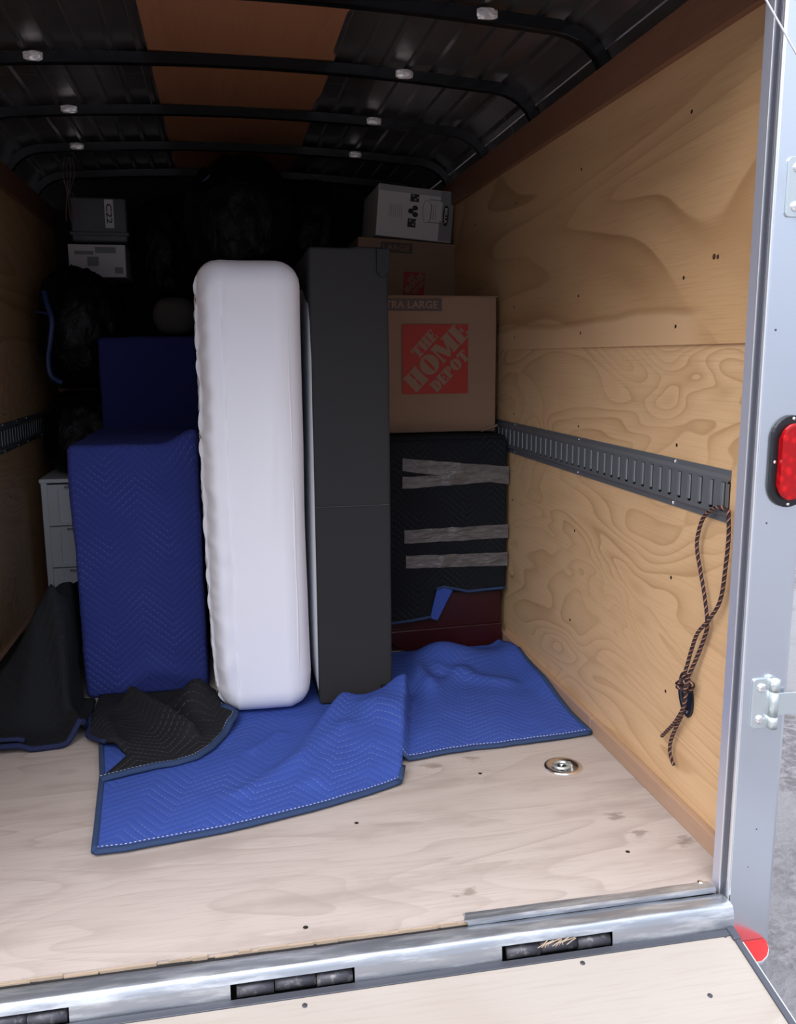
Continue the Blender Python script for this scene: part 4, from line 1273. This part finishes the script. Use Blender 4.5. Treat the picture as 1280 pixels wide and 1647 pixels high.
for k in range(7):
    prt('small_print', -0.130 + k * .010, 0.092, -0.127 + k * .010, 0.150, 'carton_faint')

# ---------------------------------------------------------------- left rear: drawers, bags, boxes
dt = tag(empty('drawer_tower', (-0.690, 4.30, 0.0)), 'white plastic drawer tower behind the blue bundle by the left wall', 'drawer tower')
bm = bmesh.new()
add_box(bm, (-0.155, 0.0, 0.0), (-0.127, 0.40, 0.640), .003); add_box(bm, (0.127, 0.0, 0.0), (0.155, 0.40, 0.640), .003)
add_box(bm, (-0.160, -0.008, 0.626), (0.160, 0.40, 0.646), .004); add_box(bm, (-0.127, 0.01, 0.0), (0.127, 0.40, 0.03)); add_box(bm, (-0.127, 0.38, 0.03), (0.127, 0.40, 0.626))
build('frame', bm, M['drawer'], dt)
for k in range(3):
    z0 = 0.024 + k * 0.200
    bm = bmesh.new()
    x0, x1, z1 = -0.1255, 0.1255, z0 + 0.194
    add_box(bm, (x0, -0.004, z0), (x0 + .045, 0.02, z1)); add_box(bm, (x1 - .045, -0.004, z0), (x1, 0.02, z1))
    add_box(bm, (x0 + .045, -0.004, z0), (x1 - .045, 0.02, z0 + .014)); add_box(bm, (x0 + .045, -0.004, z1 - .020), (x1 - .045, 0.02, z1))
    add_box(bm, (x0 + .045, 0.008, z0 + .014), (x1 - .045, 0.36, z1 - .020))
    d_ = build('drawer', bm, M['drawer'], dt)
    box('drawer_pull', (-0.05, -0.016, z1 - .016), (0.05, -0.004, z1 - .006), M['drawer_in'], d_, .003)

def bag(name, loc, size, seed, label, knot=None, squash=0.15, seg=3.2):
    r = tag(empty(name, loc), label, 'garbage bag', 'black garbage bags at the back')
    bm = bmesh.new()
    bmesh.ops.create_icosphere(bm, subdivisions=5, radius=1.0)
    for v in bm.verts:
        n = v.co.normalized()
        p = Vector([math.copysign(abs(c) ** 0.84, c) for c in n])
        k = 1 + 0.09 * nz(n.x + seed, n.y, n.z, 1.7) + 0.055 * nz(n.x, n.y + seed, n.z, 4.0) + 0.030 * abs(nz(n.x * 1, n.y, n.z + seed, 8.5)) - .02
        an = math.atan2(n.y, n.x)
        k += 0.035 * sstep(n.z, 0.25, 0.95) * math.sin(an * 11 + 3 * nz(n.x, n.y, seed, 3))
        q = p * k
        z = q.z * size[2]
        if n.z > 0.93 and knot: z += knot * (n.z - .93) / .07 * size[2]
        v.co = (q.x * size[0], q.y * size[1], max(z, -size[2] * 0.93) + size[2] * 0.93)
    build('bag_skin', bm, M['bag'], r, True)
    return r
bA = bag('garbage_bag', (-0.655, 4.50, 0.648), (0.195, 0.205, 0.205), 1.0, 'black garbage bag squashed on top of the white drawer tower')
bB = bag('garbage_bag', (-0.635, 4.47, 1.060), (0.205, 0.21, 0.285), 5.0, 'big black garbage bag with blue drawstring by the left wall')
tube('drawstring', catmull([(-0.135, -0.150, 0.44), (-0.120, -0.185, 0.38), (-0.100, -0.205, 0.31), (-0.112, -0.208, 0.22), (-0.130, -0.195, 0.13), (-0.122, -0.195, 0.06), (-0.075, -0.205, 0.03)], 5), 0.013, M['drawstring'], bB, 6, .4)
tube('drawstring', catmull([(-0.185, -0.130, 0.345), (-0.150, -0.175, 0.345), (-0.103, -0.203, 0.33)], 5), 0.012, M['drawstring'], bB, 6, .4)
bC = bag('garbage_bag', (-0.255, 4.96, 1.470), (0.175, 0.20, 0.285), 9.0, 'upright black garbage bag left of the mattress top, beside the labelled bin')
bD = bag('garbage_bag', (0.115, 4.22, 1.512), (0.245, 0.25, 0.290), 13.0, 'wide black garbage bag lying on top of the mattress, with blue drawstring', .05)
tube('drawstring', catmull([(-0.215, -0.06, 0.30), (-0.180, -0.12, 0.40), (-0.130, -0.15, 0.455), (-0.06, -0.12, 0.50)], 5), 0.009, M['drawstring'], bD, 6, .4)
bE = bag('garbage_bag', (0.450, 4.74, 1.545), (0.200, 0.20, 0.275), 17.0, 'black garbage bag over the box spring, left of the white carton')
bF = bag('garbage_bag', (-0.30, 4.86, 0.92), (0.21, 0.20, 0.272), 21.0, 'low black garbage bag in the dark behind the navy bundle')
bG = bag('garbage_bag', (-0.31, 4.86, 0.0), (0.20, 0.20, 0.455), 25.0, 'bottom black garbage bag of the dark pile behind the navy bundle')
cs = tag(empty('cushion', (-0.180, 4.02, 1.300)), 'taupe cushion edge showing behind the mattress above the navy bundle', 'cushion')
rbox('cover', (-0.105, 0.0, 0.0), (0.085, 0.19, 0.160), 0.075, M['taupe'], cs, 0.03, wrapd(0.006, 2))
# boxes in the dark left corner
wx = tag(empty('carton', (-0.575, 4.78, 1.60)), 'white carton with grey print in the dark left corner behind the bags', 'box')
rbox('box_body', (-0.150, 0.0, 0.0), (0.125, 0.35, 0.160), 0.004, M['carton'], wx, 0.06, carton_d(0.003, 3))
for x0, z0, x1, z1 in ((-0.02, 0.118, 0.08, 0.148), (-0.06, 0.055, -0.005, 0.10), (0.07, 0.02, 0.11, 0.05), (-0.12, 0.110, -0.03, 0.128)):
    box('grey_print', (x0, -0.0045, z0), (x1, -0.003, z1), M['carton_grey'], wx)
lid = tag(empty('storage_bin', (-0.575, 4.80, 1.775)), 'dark grey plastic bin with C22 tag on the white carton in the left corner', 'storage bin')
rbox('bin_body', (-0.130, 0.0, 0.0), (0.140, 0.34, 0.215), 0.012, M['grey_bin'], lid, 0.06)
rbox('bin_rim', (-0.138, -0.010, 0.030), (0.148, 0.35, 0.048), 0.004, M['grey_bin'], lid, 0.08)
box('tag_label', (0.035, -0.0025, 0.068), (0.078, -0.0008, 0.205), M['carton'], lid)
text_mesh('tag_lettering', 'C22', 0.04, M['ink'], lid, front_at(0.0565, -0.0030, 0.137, -math.pi / 2), fit=(0.095, 0.028), offset=.0006)
bSup = tag(empty('carton', (-0.60, 4.80, 0.0)), 'tall brown carton hidden in the left corner under the white one', 'box')
rbox('box_body', (-0.22, 0.0, 0.0), (0.055, 0.40, 1.598), 0.005, M['card'], bSup, 0.1, carton_d(0.002, 3))
wire = tag(empty('wire_bundle'), 'thin dull red wires hanging from the roof in the left corner', 'wires')
for k in range(4):
    x = -0.685 + .012 * k
    tube('wire', catmull([(x, 4.60, 2.135), (x - .008 + .005 * k, 4.58, 2.05), (x + .006 - .008 * k, 4.57, 1.97), (x - .004, 4.58, 1.90 + .02 * k), (x + .008 * (k - 1), 4.585, 1.84)], 4), 0.0022, M['wire'], wire, 5)
